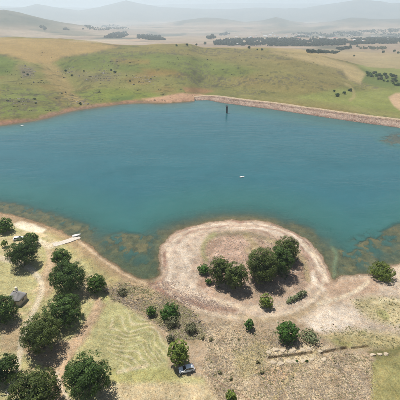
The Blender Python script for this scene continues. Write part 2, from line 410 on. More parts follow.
    lay(fb * (1 - sstep(2.0, 9.0, sd + 9 * n1)) * sstep(-2, 0.5, sd) * sstep(-0.02, 0.12, fbm(x / 20, y / 20, 120, 3)), (178, 132, 106), 0.8)
    lay(fb * (1 - sstep(1.5, 3.5, sd + 3 * n2)) * sstep(-2, 0.5, sd), (128, 104, 90), 0.75)
    paint([(142, 99), (165, 96), (182, 93), (200, 94), (214, 98), (206, 101), (186, 102), (160, 104)], (196, 156, 128), 1.5, 0.85, 0.8)
    paint([(182, 87), (200, 88), (214, 91), (205, 93.5), (186, 92)], (150, 112, 82), 1.2, 0.75, 0.5)
    # valley and hills
    val = r > 1500
    layif(val, (152, 132, 112))
    lay(val * sstep(-0.05, 0.12, fbm(x / 420, y / 300, 91, 4)), (116, 114, 94), 0.7); lay(val * sstep(0.03, 0.14, fbm(x / 260, y / 420, 95, 5, 0.6)), (74, 84, 70), 0.75)
    lay(val * sstep(0.05, 0.16, fbm(x / 500, y / 160, 92, 3)), (176, 156, 134), 0.8)
    lay((r > 1400) * (r < 2300) * sstep(0.0, 0.1, fbm(x / 300, y / 120, 93, 3)) * (u < 140), (196, 158, 124), 0.7)
    lay((r > 950) * (1 - sstep(1450, 1750, r + 300 * fbm(x / 300, y / 300, 122, 3))) * sstep(60, 130, u + 60 * fbm(x / 200, y / 200, 121, 3)), (166, 146, 112), 0.8)
    paint([(-80, 34), (70, 40), (118, 47), (95, 52), (62, 57), (50, 64), (30, 62), (8, 54), (-80, 50)], (164, 140, 92), 1.5, 0.9, 0.4)
    paint([(70, 41), (98, 39.5), (120, 39.5), (146, 43), (112, 43.2), (92, 42)], (190, 172, 146), 1.5, 0.6, 0.3)
    hl = sstep(0, 60, z) * (r > 2300)
    lay(hl, (96, 96, 78), 0.9)
    lay(hl * sstep(0.0, 0.15, fbm(x / 260, y / 260, 94, 5, 0.6)), (66, 74, 58), 0.7)
    # near land
    A = near & (sd > 0)
    GR = (184, 176, 128)
    park = [(-80, 218), (0, 219), (45, 229), (78, 241), (110, 264), (128, 287), (112, 294), (104, 300), (140, 318), (165, 344), (166, 372), (205, 378), (222, 402), (222, 470), (-80, 470)]
    paint(park, GR, 3)
    lay(msk(park, 3) * sstep(-0.05, 0.2, n1), (172, 165, 116), 0.7)
    lay(msk(park, 3) * sstep(0.02, 0.2, fbm(x / 8, y / 8, 96, 4, 0.6)), (202, 180, 146), 0.8)
    paint([(96, 300), (120, 302), (142, 316), (168, 345), (170, 372), (140, 380), (108, 372), (96, 350), (88, 330)], (172, 167, 120), 4, 0.85)
    paint([(44, 228), (80, 241), (112, 266), (126, 284), (112, 288), (96, 270), (70, 252)], (176, 164, 114), 3, 0.8)
    paint([(92, 290), (112, 284), (118, 296), (104, 302)], (166, 168, 100), 3, 0.7)
    paint([(108, 370), (150, 368), (176, 368), (180, 380), (150, 384), (112, 382)], (168, 164, 106), 3, 0.7)
    paint([(100, 384), (170, 382), (212, 384), (226, 410), (226, 470), (90, 470)], (200, 180, 146), 4, 0.85)
    stroke([(118, 372), (132, 369), (146, 366)], 1.8, (214, 198, 168), 1.5, 0.7)
    rg = ridges_at(x, y); rmask = msk(RIDGED, 5)
    lay(rmask * sstep(0.1, 0.9, rg), (208, 194, 162), 0.65); lay(rmask * sstep(0.1, 0.9, -rg), (146, 142, 92), 0.4)
    # bare soil and tracks in the park
    SOIL = (178, 152, 126)
    paint([(48, 252), (56, 248), (58, 266), (54, 290), (46, 300), (40, 290), (44, 268)], (186, 158, 128), 3, 0.8)
    paint([(0, 322), (18, 325), (24, 340), (16, 352), (0, 352)], SOIL, 3, 0.7)
    paint([(20, 330), (50, 345), (70, 340), (86, 322), (100, 298), (106, 304), (92, 330), (76, 352), (66, 372), (64, 400), (70, 420), (40, 420), (52, 380), (44, 366), (22, 352)], SOIL, 3, 0.85)
    stroke([(98, 300), (94, 313), (84, 330), (73, 347), (64, 362), (58, 376)], 3.2, (198, 170, 140), 2, 0.8)
    stroke([(56, 372), (60, 385), (66, 396), (74, 408), (80, 430)], 2.2, (216, 196, 170), 1.5, 0.9)
    stroke([(-10, 256), (6, 259), (20, 263), (32, 270), (40, 280), (41, 292), (36, 306), (28, 322), (22, 338), (20, 352), (16, 372), (8, 392)], 3.0, (214, 198, 172), 1.6, 0.9)
    stroke([(32, 271), (38, 281), (38.5, 292), (33, 307), (26, 322)], 0.6, (188, 170, 136), 0.5, 0.7, 0.1)
    stroke([(47, 246), (50, 256), (50, 266), (44, 276)], 2.8, (200, 176, 146), 1.6, 0.7)
    paint([(0, 236), (14, 238), (20, 246), (10, 256), (0, 252)], (196, 178, 142), 2.5, 0.6)
    stroke([(40, 241), (48, 246), (56, 244)], 2.6, (222, 206, 178), 1.2, 0.9)
    # brown foreshore, then the pale strand
    lay(A * (1 - sstep(2.5, 8, sd + 5 * n1)) * (u < 150), (168, 142, 112), 0.85)
    stroke([(80, 242), (92, 251), (106, 262), (120, 271), (134, 279), (146, 283)], 1.6, (206, 182, 152), 1.2, 0.8)
    paint([(13, 224), (22, 221.5), (34, 224), (46, 229.5), (42, 233), (28, 231), (17, 228)], (240, 224, 198), 1.2, 1, 0.3)
    # scrub strip between park and bay
    paint([(100, 286), (126, 280), (150, 287), (172, 298), (192, 312), (208, 330), (198, 346), (176, 342), (156, 322), (136, 308), (114, 300)], (168, 148, 118), 4, 0.95)
    lay(msk([(104, 288), (150, 288), (180, 304), (206, 330), (196, 344), (150, 320)], 4) * sstep(0, 0.2, n2), (128, 112, 82), 0.6)
    # the neck of stones
    neck = [(146, 282), (158, 280), (170, 277), (186, 284), (206, 298), (232, 309), (226, 315), (200, 311), (176, 302), (158, 293)]
    paint(neck, (154, 120, 102), 2.5, 0.95)
    lay(msk(neck, 2.5) * sstep(0.03, 0.2, n2), (124, 94, 80), 0.7); lay(msk(neck, 2.5) * sstep(0.05, 0.2, -n2), (206, 178, 152), 0.7)
    # headland
    HEAD = [(160, 270), (159, 252), (164, 242), (172, 234), (195, 225), (230, 219), (262, 221), (295, 231), (318, 248), (328, 268), (330, 285), (318, 300), (290, 312), (250, 318), (215, 312), (180, 296), (164, 284)]
    paint(HEAD, (192, 172, 152), 2)
    hm = msk(HEAD, 2)
    for ph, c_, a in ((1.6, (160, 126, 110), 0.95), (4.2, (226, 208, 188), 0.9), (7.0, (166, 132, 116), 0.85), (9.5, (226, 210, 192), 0.8), (12.5, (170, 140, 122), 0.7)):
        s3 = sd + 5.0 * n1 + 2.4 * n2
        lay(hm * np.exp(-((s3 - ph) / 1.0) ** 2) * sstep(-0.22, 0.12, fbm(x / 9, y / 9, 110 + int(ph), 4, 0.6)), c_, a)
    paint([(166, 262), (172, 244), (190, 234), (204, 236), (196, 256), (192, 278), (200, 296), (186, 294), (170, 284)], (204, 188, 170), 3, 0.5)
    mound = [(204, 244), (214, 236), (234, 232), (262, 234), (288, 240), (305, 252), (312, 270), (306, 288), (286, 298), (262, 304), (236, 302), (212, 296), (198, 284), (200, 262)]
    paint(mound, (176, 150, 130), 3)
    lay(msk(mound, 3) * sstep(-0.05, 0.2, n1), (152, 124, 106), 0.7); lay(msk(mound, 3) * sstep(0.02, 0.2, n2), (200, 176, 156), 0.6)
    paint([(212, 262), (214, 246), (226, 238), (250, 240), (250, 258), (232, 262)], (194, 164, 146), 3, 0.6)
    stroke([(211, 236), (228, 233), (250, 234), (264, 238)], 2.2, (138, 126, 102), 2.2, 0.85)
    stroke([(214, 234), (206, 241), (203, 252), (206, 260)], 2.4, (146, 144, 100), 2.4, 0.75)
    stroke([(268, 240), (290, 248), (304, 262), (308, 280)], 2.6, (168, 156, 116), 2, 0.6)
    stroke([(246, 236), (256, 246), (248, 250)], 3, (160, 148, 100), 2.5, 0.5)
    paint([(212, 284), (250, 286), (280, 284), (296, 290), (280, 300), (240, 302), (216, 296)], (186, 164, 140), 3, 0.7)
    stroke([(160, 284), (176, 297), (200, 310), (228, 317), (256, 318), (284, 314), (306, 305), (320, 290), (325, 274), (318, 258), (304, 245)], 1.9, (214, 196, 172), 1.8, 0.7)
    stroke([(214, 300), (240, 307), (268, 308), (294, 302), (310, 288)], 2.2, (214, 194, 168), 1.8, 0.6)
    stroke([(190, 300), (214, 308), (236, 311)], 1.8, (150, 116, 98), 2.4, 0.8)
    stroke([(240, 316), (262, 320), (290, 318), (318, 306), (330, 292)], 2.6, (176, 156, 126), 2, 0.75)
    # sandy flats to the right
    paint([(300, 320), (316, 308), (330, 288), (342, 278), (372, 276), (410, 262), (470, 260), (470, 330), (400, 340), (360, 336), (322, 332)], (204, 186, 166), 4, 0.9)
    paint([(326, 284), (344, 279), (378, 278), (380, 292), (352, 298), (330, 304)], (188, 160, 136), 3, 0.85)
    lay(msk([(326, 284), (344, 279), (378, 278), (400, 270), (400, 292), (352, 298), (330, 304)], 3) * sstep(0.05, 0.2, n2), (150, 124, 106), 0.5)
    stroke([(318, 304), (340, 298), (358, 290), (368, 282)], 2.2, (222, 206, 180), 1.6, 0.75)
    paint([(318, 312), (340, 306), (362, 312), (354, 326), (326, 332), (306, 326)], (224, 208, 190), 4, 0.8)
    for pts in ([(352, 302), (372, 296), (398, 300), (430, 302), (430, 322), (390, 326), (368, 318)], [(322, 336), (350, 330), (380, 332), (420, 336), (420, 352), (380, 350), (340, 346)]):
        mm = msk(pts, 5); lay(mm, (172, 162, 112), 0.7); lay(mm * sstep(0.02, 0.18, n1), (206, 190, 150), 0.7); lay(mm * sstep(0.05, 0.2, fbm(x / 5, y / 5, 97, 3)), (140, 144, 80), 0.6)
    stroke([(372, 304), (390, 300), (420, 306)], 1.6, (214, 200, 164), 1.5, 0.7)
    # scrub field
    SCR = [(196, 324), (228, 322), (262, 330), (300, 340), (330, 346), (372, 358), (374, 480), (236, 480), (214, 394), (202, 374), (208, 350)]
    paint(SCR, (182, 162, 134), 3)
    ms = msk(SCR, 3)
    lay(ms * sstep(0.0, 0.2, n1), (162, 142, 120), 0.6); lay(ms * sstep(0.04, 0.22, n2), (132, 112, 88), 0.6); lay(ms * sstep(0.05, 0.22, -n2), (212, 192, 162), 0.6)
    paint([(232, 352), (256, 340), (268, 346), (266, 366), (248, 380), (236, 372)], (160, 148, 104), 4, 0.6)
    paint([(256, 370), (276, 366), (292, 372), (286, 384), (262, 384)], (196, 164, 128), 4, 0.6)
    stroke([(206, 374), (222, 384), (240, 394), (256, 404)], 1.0, (150, 118, 96), 0.9, 0.7)
    stroke([(316, 352), (300, 366), (284, 384), (274, 400)], 2, (172, 158, 112), 2, 0.5)
    stroke([(270, 352), (284, 351), (300, 349), (312, 348)], 3.0, (216, 196, 162), 1.8, 0.85)
    stroke([(272, 362), (286, 361), (300, 359), (316, 357)], 3.0, (212, 192, 156), 1.8, 0.8)
    for pts, hw in DITCH: stroke(pts, hw * 0.9, (120, 104, 80), 0.8, 0.8, 0.1)
    # green field, bottom right
    fld = [(371, 362), (386, 356), (420, 352), (480, 352), (480, 480), (374, 480)]
    paint(fld, (146, 142, 92), 2.5, 0.9, 1.3)
    lay(msk(fld, 2) * sstep(0, 0.2, n1), (168, 156, 108), 0.8)
    for q in ([(376, 366), (390, 386), (402, 406)], [(384, 364), (398, 384), (412, 404)], [(374, 380), (384, 400)]): stroke(q, 0.7, (172, 162, 108), 0.6, 0.6, 0.1)
    paint([(366, 352), (380, 350), (400, 346), (400, 354), (378, 360)], (98, 102, 50), 2, 0.7)
    # lake bed
    wet = sd <= 0
    lay(wet.astype(float), (96, 96, 74)); lay(wet * (1 - sstep(0.6, 2.0, -z)), (134, 114, 84), 0.8)
    wk = np.zeros(len(x))
    for pts in WEEDS[:5]: wk = np.maximum(wk, msk(pts, 4, 0.7))
    lay(wet * wk, (118, 110, 84), 0.95)
    lay(wet * wk * sstep(0.0, 0.10, fbm(x / 5, y / 5, 99, 4, 0.6)), (142, 122, 88), 0.75)
    lay(wet * wk * sstep(0.0, 0.08, fbm(x / 2.2, y / 3.0, 101, 4, 0.6)), (88, 86, 66), 0.65)
    paint([(100, 250), (124, 252), (150, 256), (160, 268), (152, 282), (132, 277)], (96, 102, 76), 5, 0.6)
    lay(wet * msk(WEEDS[5], 2.5, 0.8), (150, 164, 132), 0.55)
    lay((sd > -0.6) * (sd < 0.9) * near, (120, 98, 78), 0.5)
    # tone unevenness of the soils themselves
    n5 = fbm(x / 1.1, y / 1.1, 105, 3, 0.7)
    C *= (1 + 0.30 * n1 + (0.34 * n2 + 0.26 * n5) * near)[:, None]
    C = np.clip(C, 0.004, 1) / GAIN
    speck = np.clip(ms + msk([(100, 286), (150, 286), (208, 330), (176, 342)], 4) * 0.8 + 0.5 * msk(neck, 3) + 0.35, 0, 1) * near + 0.4 * (~near)
    me = np_mesh('ground', np.stack([x, y, z], 1), quads)
    add_color(me, 'soil', C); add_float(me, 'speck', speck)
    t = NT('ground_cover'); P = t.world()
    ca = t.attr('soil').outputs['Color']; sk = t.attr('speck').outputs['Fac']
    nf = t.noise(2.6, 5, 0.72, P); nm = t.noise(0.35, 6, 0.68, P); nb = t.noise(0.02, 6, 0.66, P)
    ng = t.noise(7.0, 3, 0.7, P); f1 = t.math('ADD', t.remap(nf, 0.3, 0.7, -0.5, 0.5), t.remap(ng, 0.3, 0.7, -0.42, 0.42)); f1 = t.math('MULTIPLY', f1, t.math('ADD', 0.4, sk))
    f2 = t.remap(nm, 0.3, 0.7, -0.26, 0.26); f3 = t.remap(nb, 0.3, 0.7, -0.16, 0.16)
    k = t.math('ADD', 1.0, t.math('ADD', f1, t.math('ADD', f2, f3)))
    hue = t.mix(t.remap(t.noise(0.9, 5, 0.7, P), 0.35, 0.65, 0, 1), (1.07, 1.0, 0.90), (0.94, 1.01, 1.06))
    mulc = t.n('Mix', data_type='RGBA', blend_type='MULTIPLY'); mulc.inputs[0].default_value = 1.0
    t.l(t.mul(ca, k), mulc.inputs[6]); t.l(hue, mulc.inputs[7])
    hgt = t.math('ADD', t.math('MULTIPLY', nf, 0.25), nm)
    t.bsdf(mulc.outputs[2], 0.95, 0.1, hgt, 0.8, 0.45)
    g = link('ground', me, t.m); tag(g, kind='structure')
    # ---- the water, on the same tessellation
    wv = sd < 5
    keep = wv[quads].any(1) & (r[quads].max(1) < 1500)
    q = quads[keep]; used = np.unique(q); mp = np.full(len(x), -1); mp[used] = np.arange(len(used))
    me2 = np_mesh('lake_water', np.stack([x[used], y[used], np.zeros(len(used))], 1), mp[q])
    add_float(me2, 'depth', np.maximum(-z[used], 0))
    lake = link('lake_water', me2, water_mat()); tag(lake, kind='structure')

def water_mat():
    t = NT('lake_water'); P = t.world()
    d = t.attr('depth').outputs['Fac']
    a = t.math('SUBTRACT', 1.0, t.math('POWER', 2.718, t.math('MULTIPLY', d, -1.5)))
    mp = t.n('Mapping'); mp.inputs['Scale'].default_value = (0.35, 1.0, 1); mp.inputs['Rotation'].default_value = (0, 0, 0.35); t.l(P, mp.inputs[0])
    wn = t.noise(0.9, 4, 0.62, mp.outputs[0], 0.4); wl = t.noise(0.03, 4, 0.55, mp.outputs[0], 1.0)
    bm = t.n('Bump'); bm.inputs['Strength'].default_value = 0.5; bm.inputs['Distance'].default_value = 0.32
    wb = t.noise(0.22, 3, 0.55, mp.outputs[0], 0.6); gust = t.remap(t.noise(0.012, 4, 0.6, mp.outputs[0], 1.5), 0.4, 0.62, 0.25, 1.0)
    t.l(t.math('MULTIPLY', t.math('ADD', wn, t.math('MULTIPLY', wb, 1.6)), gust), bm.inputs['Height'])
    deep = t.mix(t.remap(wl, 0.35, 0.65, 0, 1), (0.024, 0.092, 0.107), (0.028, 0.101, 0.118))
    deep = t.mix(t.remap(d, 1.0, 7.0, 0.8, 0.0), deep, (0.036, 0.112, 0.096))
    pt = t.remap(t.noise(0.06, 5, 0.6, P, 0.6), 0.35, 0.62, 0.95, 1.04)
    df = t.n('BsdfDiffuse'); t.l(t.mul(deep, pt), df.inputs[0]); t.l(bm.outputs[0], df.inputs['Normal'])
    tp = t.n('BsdfTransparent'); tp.inputs[0].default_value = (0.90, 0.97, 0.94, 1)
    m1 = t.n('MixShader'); t.l(a, m1.inputs[0]); t.l(tp.outputs[0], m1.inputs[1]); t.l(df.outputs[0], m1.inputs[2])
    gl = t.n('BsdfGlossy'); gl.inputs['Roughness'].default_value = 0.12; t.l(bm.outputs[0], gl.inputs['Normal'])
    fr = t.n('Fresnel'); fr.inputs[0].default_value = 1.333; t.l(bm.outputs[0], fr.inputs['Normal'])
    m2 = t.n('MixShader'); t.l(fr.outputs[0], m2.inputs[0]); t.l(m1.outputs[0], m2.inputs[1]); t.l(gl.outputs[0], m2.inputs[2])
    t.l(m2.outputs[0], t.out.inputs[0]); return t.m

def gz(x, y): return float(height(np.array([x], float), np.array([y], float))[0])
def ground_at(u, v):
    z = 0.0
    for _ in range(6):
        p = at(u, v, z); z = max(gz(p[0], p[1]), 0.0) if v > 100 else gz(p[0], p[1])
    return at(u, v, z)
def ground_march(u, v):
    """Where the view ray through a far pixel first meets the ground."""
    dx, dy, dz = ray(u, v); ts = np.concatenate([np.linspace(250, 1200, 240), np.geomspace(1200, 9000, 100)])
    X, Y, Z = dx * ts, dy * ts, CAM_H + dz * ts
    h = far_height(X, Y); k = np.argmax(Z < h)
    if not (Z < h).any(): k = 600
    return np.array([X[k], Y[k], h[k]])

def march_many(u, v, rmin=150):
    dx, dy, dz = ray(np.asarray(u, float), np.asarray(v, float)); ts = np.geomspace(rmin, 12000, 150); n = len(dx)
    X, Y, Z = (np.outer(a, ts) for a in (dx, dy, dz)); Z = Z + CAM_H
    h = far_height(X.ravel(), Y.ravel()).reshape(X.shape); below = Z < h; k = np.where(below.any(1), below.argmax(1), 90); i = np.arange(n)
    return np.stack([X[i, k], Y[i, k], h[i, k]], 1)
def far_height(x, y):
    out = np.full(x.shape, -20.0); near = np.hypot(x, y) < 1700
    if near.any(): out[near] = height(x[near], y[near])
    f = ~near
    if f.any(): out[f] = height(x[f], y[f], np.full(f.sum(), 900.0))
    return out
build_ground()

# ------------------------------------------------------------------ haze: even, pale air round the whole scene
def build_haze():
    b = MB(); b.box((0, 12700, 340), (84000, 27000, 820)); t = NT('haze_air'); t.t.nodes.remove(t.out); t.out = t.n('OutputMaterial')
    pv = t.n('VolumePrincipled'); pv.inputs['Color'].default_value = (0.78, 0.90, 1.0, 1); pv.inputs['Density'].default_value = 0.00016
    pv.inputs['Anisotropy'].default_value = 0.2; pv.inputs['Density Attribute'].default_value = ''
    t.l(pv.outputs[0], t.out.inputs['Volume'])
    tag(b.build('haze', t.m), kind='stuff')
build_haze()

# ------------------------------------------------------------------ the dam
def build_dam():
    path = smooth([(196, 100.6), (207, 100.3), (221, 102.7), (245, 106), (270, 109.2), (300, 113.6), (330, 118.1), (360, 122.6), (400, 128), (460, 137), (520, 146), (600, 164)], 10)
    W = np.array([at(u, v)[:2] for u, v in path])
    T = np.gradient(W, axis=0); T /= np.linalg.norm(T, axis=1)[:, None]; Nn = np.stack([-T[:, 1], T[:, 0]], 1)   # away from the water
    if Nn[20] @ np.array([0, 1]) < 0: Nn = -Nn
    prof = [(-9, -3.2), (-5, -1.7), (0, -0.05), (3, 1.0), (6, 2.0), (9, 3.0), (11.4, 3.9), (12.2, 4.15), (14, 4.2), (16.4, 4.2), (17.2, 4.1), (20, 3.0), (26, 0.4), (34, -3.2), (44, -8.0), (52, -13)]
    # resample finely along and across
    L = np.concatenate([[0], np.cumsum(np.linalg.norm(np.diff(W, axis=0), axis=1))]); s = np.arange(0, L[-1], 1.0)
    Wx = np.stack([np.interp(s, L, W[:, k]) for k in (0, 1)], 1); Nx = np.stack([np.interp(s, L, Nn[:, k]) for k in (0, 1)], 1)
    pd = np.arange(-9, 52.01, 0.9); pz = np.interp(pd, [p[0] for p in prof], [p[1] for p in prof])
    k0 = sstep(0, 26, s)                                  # it grows out of the hillside at its end
    V = np.zeros((len(s), len(pd), 3))
    for j, (d, z) in enumerate(zip(pd, pz)):
        V[:, j, :2] = Wx + Nx * d
        rough = 0.5 if 0 < d < 11.5 else 0.15
        V[:, j, 2] = z * (0.45 + 0.55 * k0) + rough * fbm(s / 2.1, np.full(len(s), d / 2.1), 41, 3, 0.7) * 1.3 + 0.5 * fbm(s / 18, np.full(len(s), d / 18), 42, 2)
    n, m = V.shape[:2]; idx = np.arange(n * m).reshape(n, m)
    q = np.stack([idx[:-1, :-1], idx[1:, :-1], idx[1:, 1:], idx[:-1, 1:]], -1).reshape(-1, 4)
    me = np_mesh('dam_wall', V.reshape(-1, 3), q); dd = np.tile(pd, n); ss = np.repeat(s, m)
    nn = fbm(ss / 5, dd / 3, 43, 4, 0.65); C = np.zeros((n * m, 3)); C[:] = lin((162, 136, 120))
    def lay(k, c):
        k = k[:, None]; C[:] = C * (1 - k) + lin(c) * k
    lay(sstep(-0.05, 0.15, nn) * 0.8, (184, 162, 144)); lay(sstep(0.0, 0.2, -nn) * 0.6, (136, 108, 92))
    lay(np.exp(-((dd - 6.0 - 4 * nn) / 1.6) ** 2) * 0.6, (188, 164, 144))
    lay(np.exp(-((dd - 9.5) / 1.0) ** 2) * 0.45, (120, 100, 80)); lay((1 - sstep(0.3, 2.2, dd)) * 0.8, (112, 90, 78))
    lay(sstep(11, 12.2, dd) * 0.8, (196, 176, 144)); lay(sstep(16.5, 18.5, dd + 3 * nn), (138, 138, 74))
    add_color(me, 'soil', C / GAIN)
    t = NT('dam_riprap'); P = t.world(); vo = t.n('TexVoronoi'); vo.inputs['Scale'].default_value = 0.9; t.l(P, vo.inputs['Vector'])
    k = t.remap(vo.outputs['Color'], 0.1, 0.9, 0.72, 1.25)
    t.bsdf(t.mul(t.attr('soil').outputs['Color'], k), 0.95, 0.1, vo.outputs['Distance'], 0.6, 0.4)
    rng = np.random.default_rng(47); ns = 4200; ks = rng.integers(0, len(s) - 1, ns); dj = rng.uniform(0.3, 11.2, ns)
    base = np.stack([*(Wx[ks] + Nx[ks] * dj[:, None]).T, np.interp(dj, [p[0] for p in prof], [p[1] for p in prof]) * (0.45 + 0.55 * k0[ks])], 1)
    oct_ = np.array([[1, 0, 0], [0, 1, 0], [-1, 0, 0], [0, -1, 0], [0, 0, 1], [0, 0, -1]]); tri = np.array([[0, 1, 4], [1, 2, 4], [2, 3, 4], [3, 0, 4], [1, 0, 5], [2, 1, 5], [3, 2, 5], [0, 3, 5]])
    sz = rng.lognormal(-1.35, 0.4, ns); an = rng.uniform(0, 6.28, ns); ca, sa = np.cos(an), np.sin(an)
    ov = oct_[None] * sz[:, None, None] * rng.uniform(0.6, 1.3, (ns, 6, 1)); ov = np.stack([ov[..., 0] * ca[:, None] - ov[..., 1] * sa[:, None], ov[..., 0] * sa[:, None] + ov[..., 1] * ca[:, None], ov[..., 2] * 0.8], -1)
    rme = np_mesh('riprap_stones', (base[:, None] + ov).reshape(-1, 3), (tri[None] + 6 * np.arange(ns)[:, None, None]).reshape(-1, 3), False)
    add_float(rme, 'tint', np.repeat(rng.uniform(0, 1, ns), 6)); rt = NT('riprap_stone'); rt.bsdf(rt.mix(rt.attr('tint').outputs['Fac'], (0.21, 0.16, 0.13), (0.45, 0.37, 0.30)), 0.95, 0.1)
    o = link('dam_wall', me, t.m); st = link('riprap_stones', rme, rt.m, o); st['kind'] = 'stuff'; tag(o, 'long earth dam wall faced with pinkish broken stone, along the far side of the lake', 'dam')
build_dam()

# ------------------------------------------------------------------ trees and bushes
def crown_mesh(name, rng, lobes, n_leaf, leaf, clump=0.27, nclump=70, flat=0.0):
    """Leaf-sized faces gathered in clumps over a crown made of lobes [(cx,cy,cz,rx,ry,rz)]."""
    L = np.array(lobes, float); area = L[:, 3] * L[:, 5]; pr = area / area.sum()
    cc, cr, cn = [], [], []
    while len(cc) < nclump:
        k = rng.choice(len(L), p=pr); d = rng.normal(size=3); d /= np.linalg.norm(d)
        if d[2] < -0.75: continue
        q = L[k, :3] + d * L[k, 3:] * rng.uniform(0.72, 0.98)
        if q[2] < 0.06 * L[:, 2].max(): continue
        ins = False
        for j in range(len(L)):
            if j != k and (((q - L[j, :3]) / L[j, 3:]) ** 2).sum() < 0.45: ins = True
        if ins and rng.random() < 0.8: continue
        cc.append(q); cr.append(L[k, 3:].min() * clump * rng.uniform(0.6, 1.25)); cn.append(d)
    cc, cr, cn = np.array(cc), np.array(cr), np.array(cn); ctone = rng.normal(0, 0.16, nclump)
    w_ = cr ** 2; ci = rng.choice(nclump, n_leaf, p=w_ / w_.sum())
    d = rng.normal(size=(n_leaf, 3)); d /= np.linalg.norm(d, axis=1)[:, None]
    flip = (d * cn[ci]).sum(1) < -0.25; d[flip] *= -1
    pos = cc[ci] + d * cr[ci][:, None] * rng.uniform(0.55, 1.02, n_leaf)[:, None] * np.array([1, 1, 0.8])
    # an inner layer so that the crown is not hollow
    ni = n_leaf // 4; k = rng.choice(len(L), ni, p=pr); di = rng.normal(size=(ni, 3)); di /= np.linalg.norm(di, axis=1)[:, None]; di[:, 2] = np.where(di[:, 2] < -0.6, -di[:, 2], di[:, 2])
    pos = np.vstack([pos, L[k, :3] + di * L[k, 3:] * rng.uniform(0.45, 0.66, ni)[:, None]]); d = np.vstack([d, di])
    N = len(pos)
    ctr = (L[:, :3] * pr[:, None]).sum(0); g = pos - ctr; g /= np.linalg.norm(g, axis=1)[:, None]
    nrm = d * 0.55 + g * 0.55 + rng.normal(size=(N, 3)) * 0.36 + np.array([0, 0, 0.12]); nrm /= np.linalg.norm(nrm, axis=1)[:, None]
    a = np.cross(nrm, rng.normal(size=(N, 3))); a /= np.linalg.norm(a, axis=1)[:, None]; b = np.cross(nrm, a)
    sz = leaf * rng.uniform(0.6, 1.35, N); sz[n_leaf:] *= 2.0
    A = a * sz[:, None] * 0.5; B = b * sz[:, None] * rng.uniform(0.32, 0.55, N)[:, None]
    V = np.stack([pos - A, pos - B, pos + A, pos + B], 1).reshape(-1, 3)
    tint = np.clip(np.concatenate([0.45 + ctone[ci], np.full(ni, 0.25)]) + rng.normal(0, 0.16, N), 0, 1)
    me = np_mesh(name, V, np.arange(4 * N).reshape(-1, 4), False); add_float(me, 'tint', np.repeat(tint, 4)); return me

def trunk_mesh(rng, R, Ht, lobes):
    b = MB(); r0 = 0.05 * R + 0.05; top = np.array([0, 0, 0.42 * Ht])
    b.tube([(0, 0, -0.3), (0, 0, 0.02 * Ht), (0.01 * R, 0, 0.2 * Ht), tuple(top)], [r0 * 1.5, r0 * 1.15, r0 * 0.9, r0 * 0.75], 8)
    n = 6
    for k in range(n):
        L = lobes[k % len(lobes)]; a = 2 * math.pi * (k + rng.uniform(-.3, .3)) / n
        e = np.array([L[0] + 0.6 * L[3] * math.cos(a), L[1] + 0.6 * L[4] * math.sin(a), L[2] + 0.25 * L[5]])
        s = np.array([0, 0, Ht * rng.uniform(0.2, 0.4)]); mid = s * 0.45 + e * 0.55 + np.array([0, 0, 0.05 * Ht])
        b.tube([tuple(s), tuple(mid), tuple(e)], [r0 * 0.6, r0 * 0.38, r0 * 0.12], 6)
    return b

def tree(name, label, cat, u, v, rx, ry, mat_, seed, hfac=1.0, group=None, lobes=1, leaf=0.27, dens=1.0, march=False, base_frac=0.04, clumps=None, shape=None):
    """A tree whose crown shows at photo pixel (u, v) with half-width rx px; it stands on the ground below."""
    rng = np.random.default_rng(seed)
    if march: p = ground_march(u, v)
    else:
        z = 1.0
        for _ in range(8):
            p = at(u, v, z); g = max(gz(p[0], p[1]), -0.1); R = rx * mpp(p); Ht = 2 * R * hfac; z = g + Ht * (0.5 + base_frac / 2)
        p = np.array([p[0], p[1], g])
    R = rx * mpp(p) ; Ht = 2 * R * hfac
    cz = Ht * (0.5 + base_frac / 2); rz = Ht * (0.5 - base_frac / 2)
    root = empty(name, tuple(p), rng.uniform(0, 6.28) if shape is None else 0.0)
    if shape is None:
        LB = [(0, 0, cz, R * 0.9, R * 0.9, rz * 0.95)]
        for k in range(6 if lobes else 0):
            a = 6.283 * k / 6 + rng.uniform(-.4, .4); q = rng.uniform(0.36, 0.50)
            LB.append((math.cos(a) * R * q, math.sin(a) * R * q, cz + rng.uniform(-0.62, 0.12) * rz, R * rng.uniform(0.50, 0.62), R * rng.uniform(0.50, 0.62), rz * rng.uniform(0.5, 0.66)))
    else: LB = [(a * R, b * R, c * Ht, d * R, d * R, e * Ht) for a, b, c, d, e in shape]
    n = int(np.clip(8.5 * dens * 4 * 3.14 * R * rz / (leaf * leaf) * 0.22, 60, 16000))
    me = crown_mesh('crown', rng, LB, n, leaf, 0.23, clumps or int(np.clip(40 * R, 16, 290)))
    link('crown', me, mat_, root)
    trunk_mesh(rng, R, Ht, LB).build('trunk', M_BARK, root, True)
    tag(root, label, cat, group); return root

T = tree
ORD = ['first', 'second', 'third', 'fourth', 'fifth', 'sixth', 'seventh', 'eighth', 'ninth', 'tenth', 'eleventh', 'twelfth', 'thirteenth', 'fourteenth', 'fifteenth', 'sixteenth', 'seventeenth', 'eighteenth', 'nineteenth', 'twentieth']
ORD += ['twenty-' + o for o in ORD[:9]]
PG = 'broad trees in the lakeside park'
T('park_tree', 'small round tree at the left edge, nearest the lake above the pale sand patch', 'tree', 4, 225, 9, 7, M_MID, 1, 0.85, PG, leaf=0.45)
T('park_tree', 'dark broad tree with the white vehicle half hidden behind it', 'tree', 22, 252, 15.5, 16, M_DARK, 2, 0.95, PG)
T('park_tree', 'lighter small tree grown against the back of the dark tree beside the white vehicle', 'tree', 30.5, 239, 8, 8, M_MID, 3, 0.9, PG)
T('park_tree', 'lighter green tree at the back of the pair between boat ramp and grass', 'tree', 61, 257, 10, 10, M_MID, 4, 1.0, PG)
T('park_tree', 'large dense dark tree in front of the lighter one below the boat ramp', 'tree', 67.5, 277, 18.5, 18, M_DARK, 5, 0.92, PG)
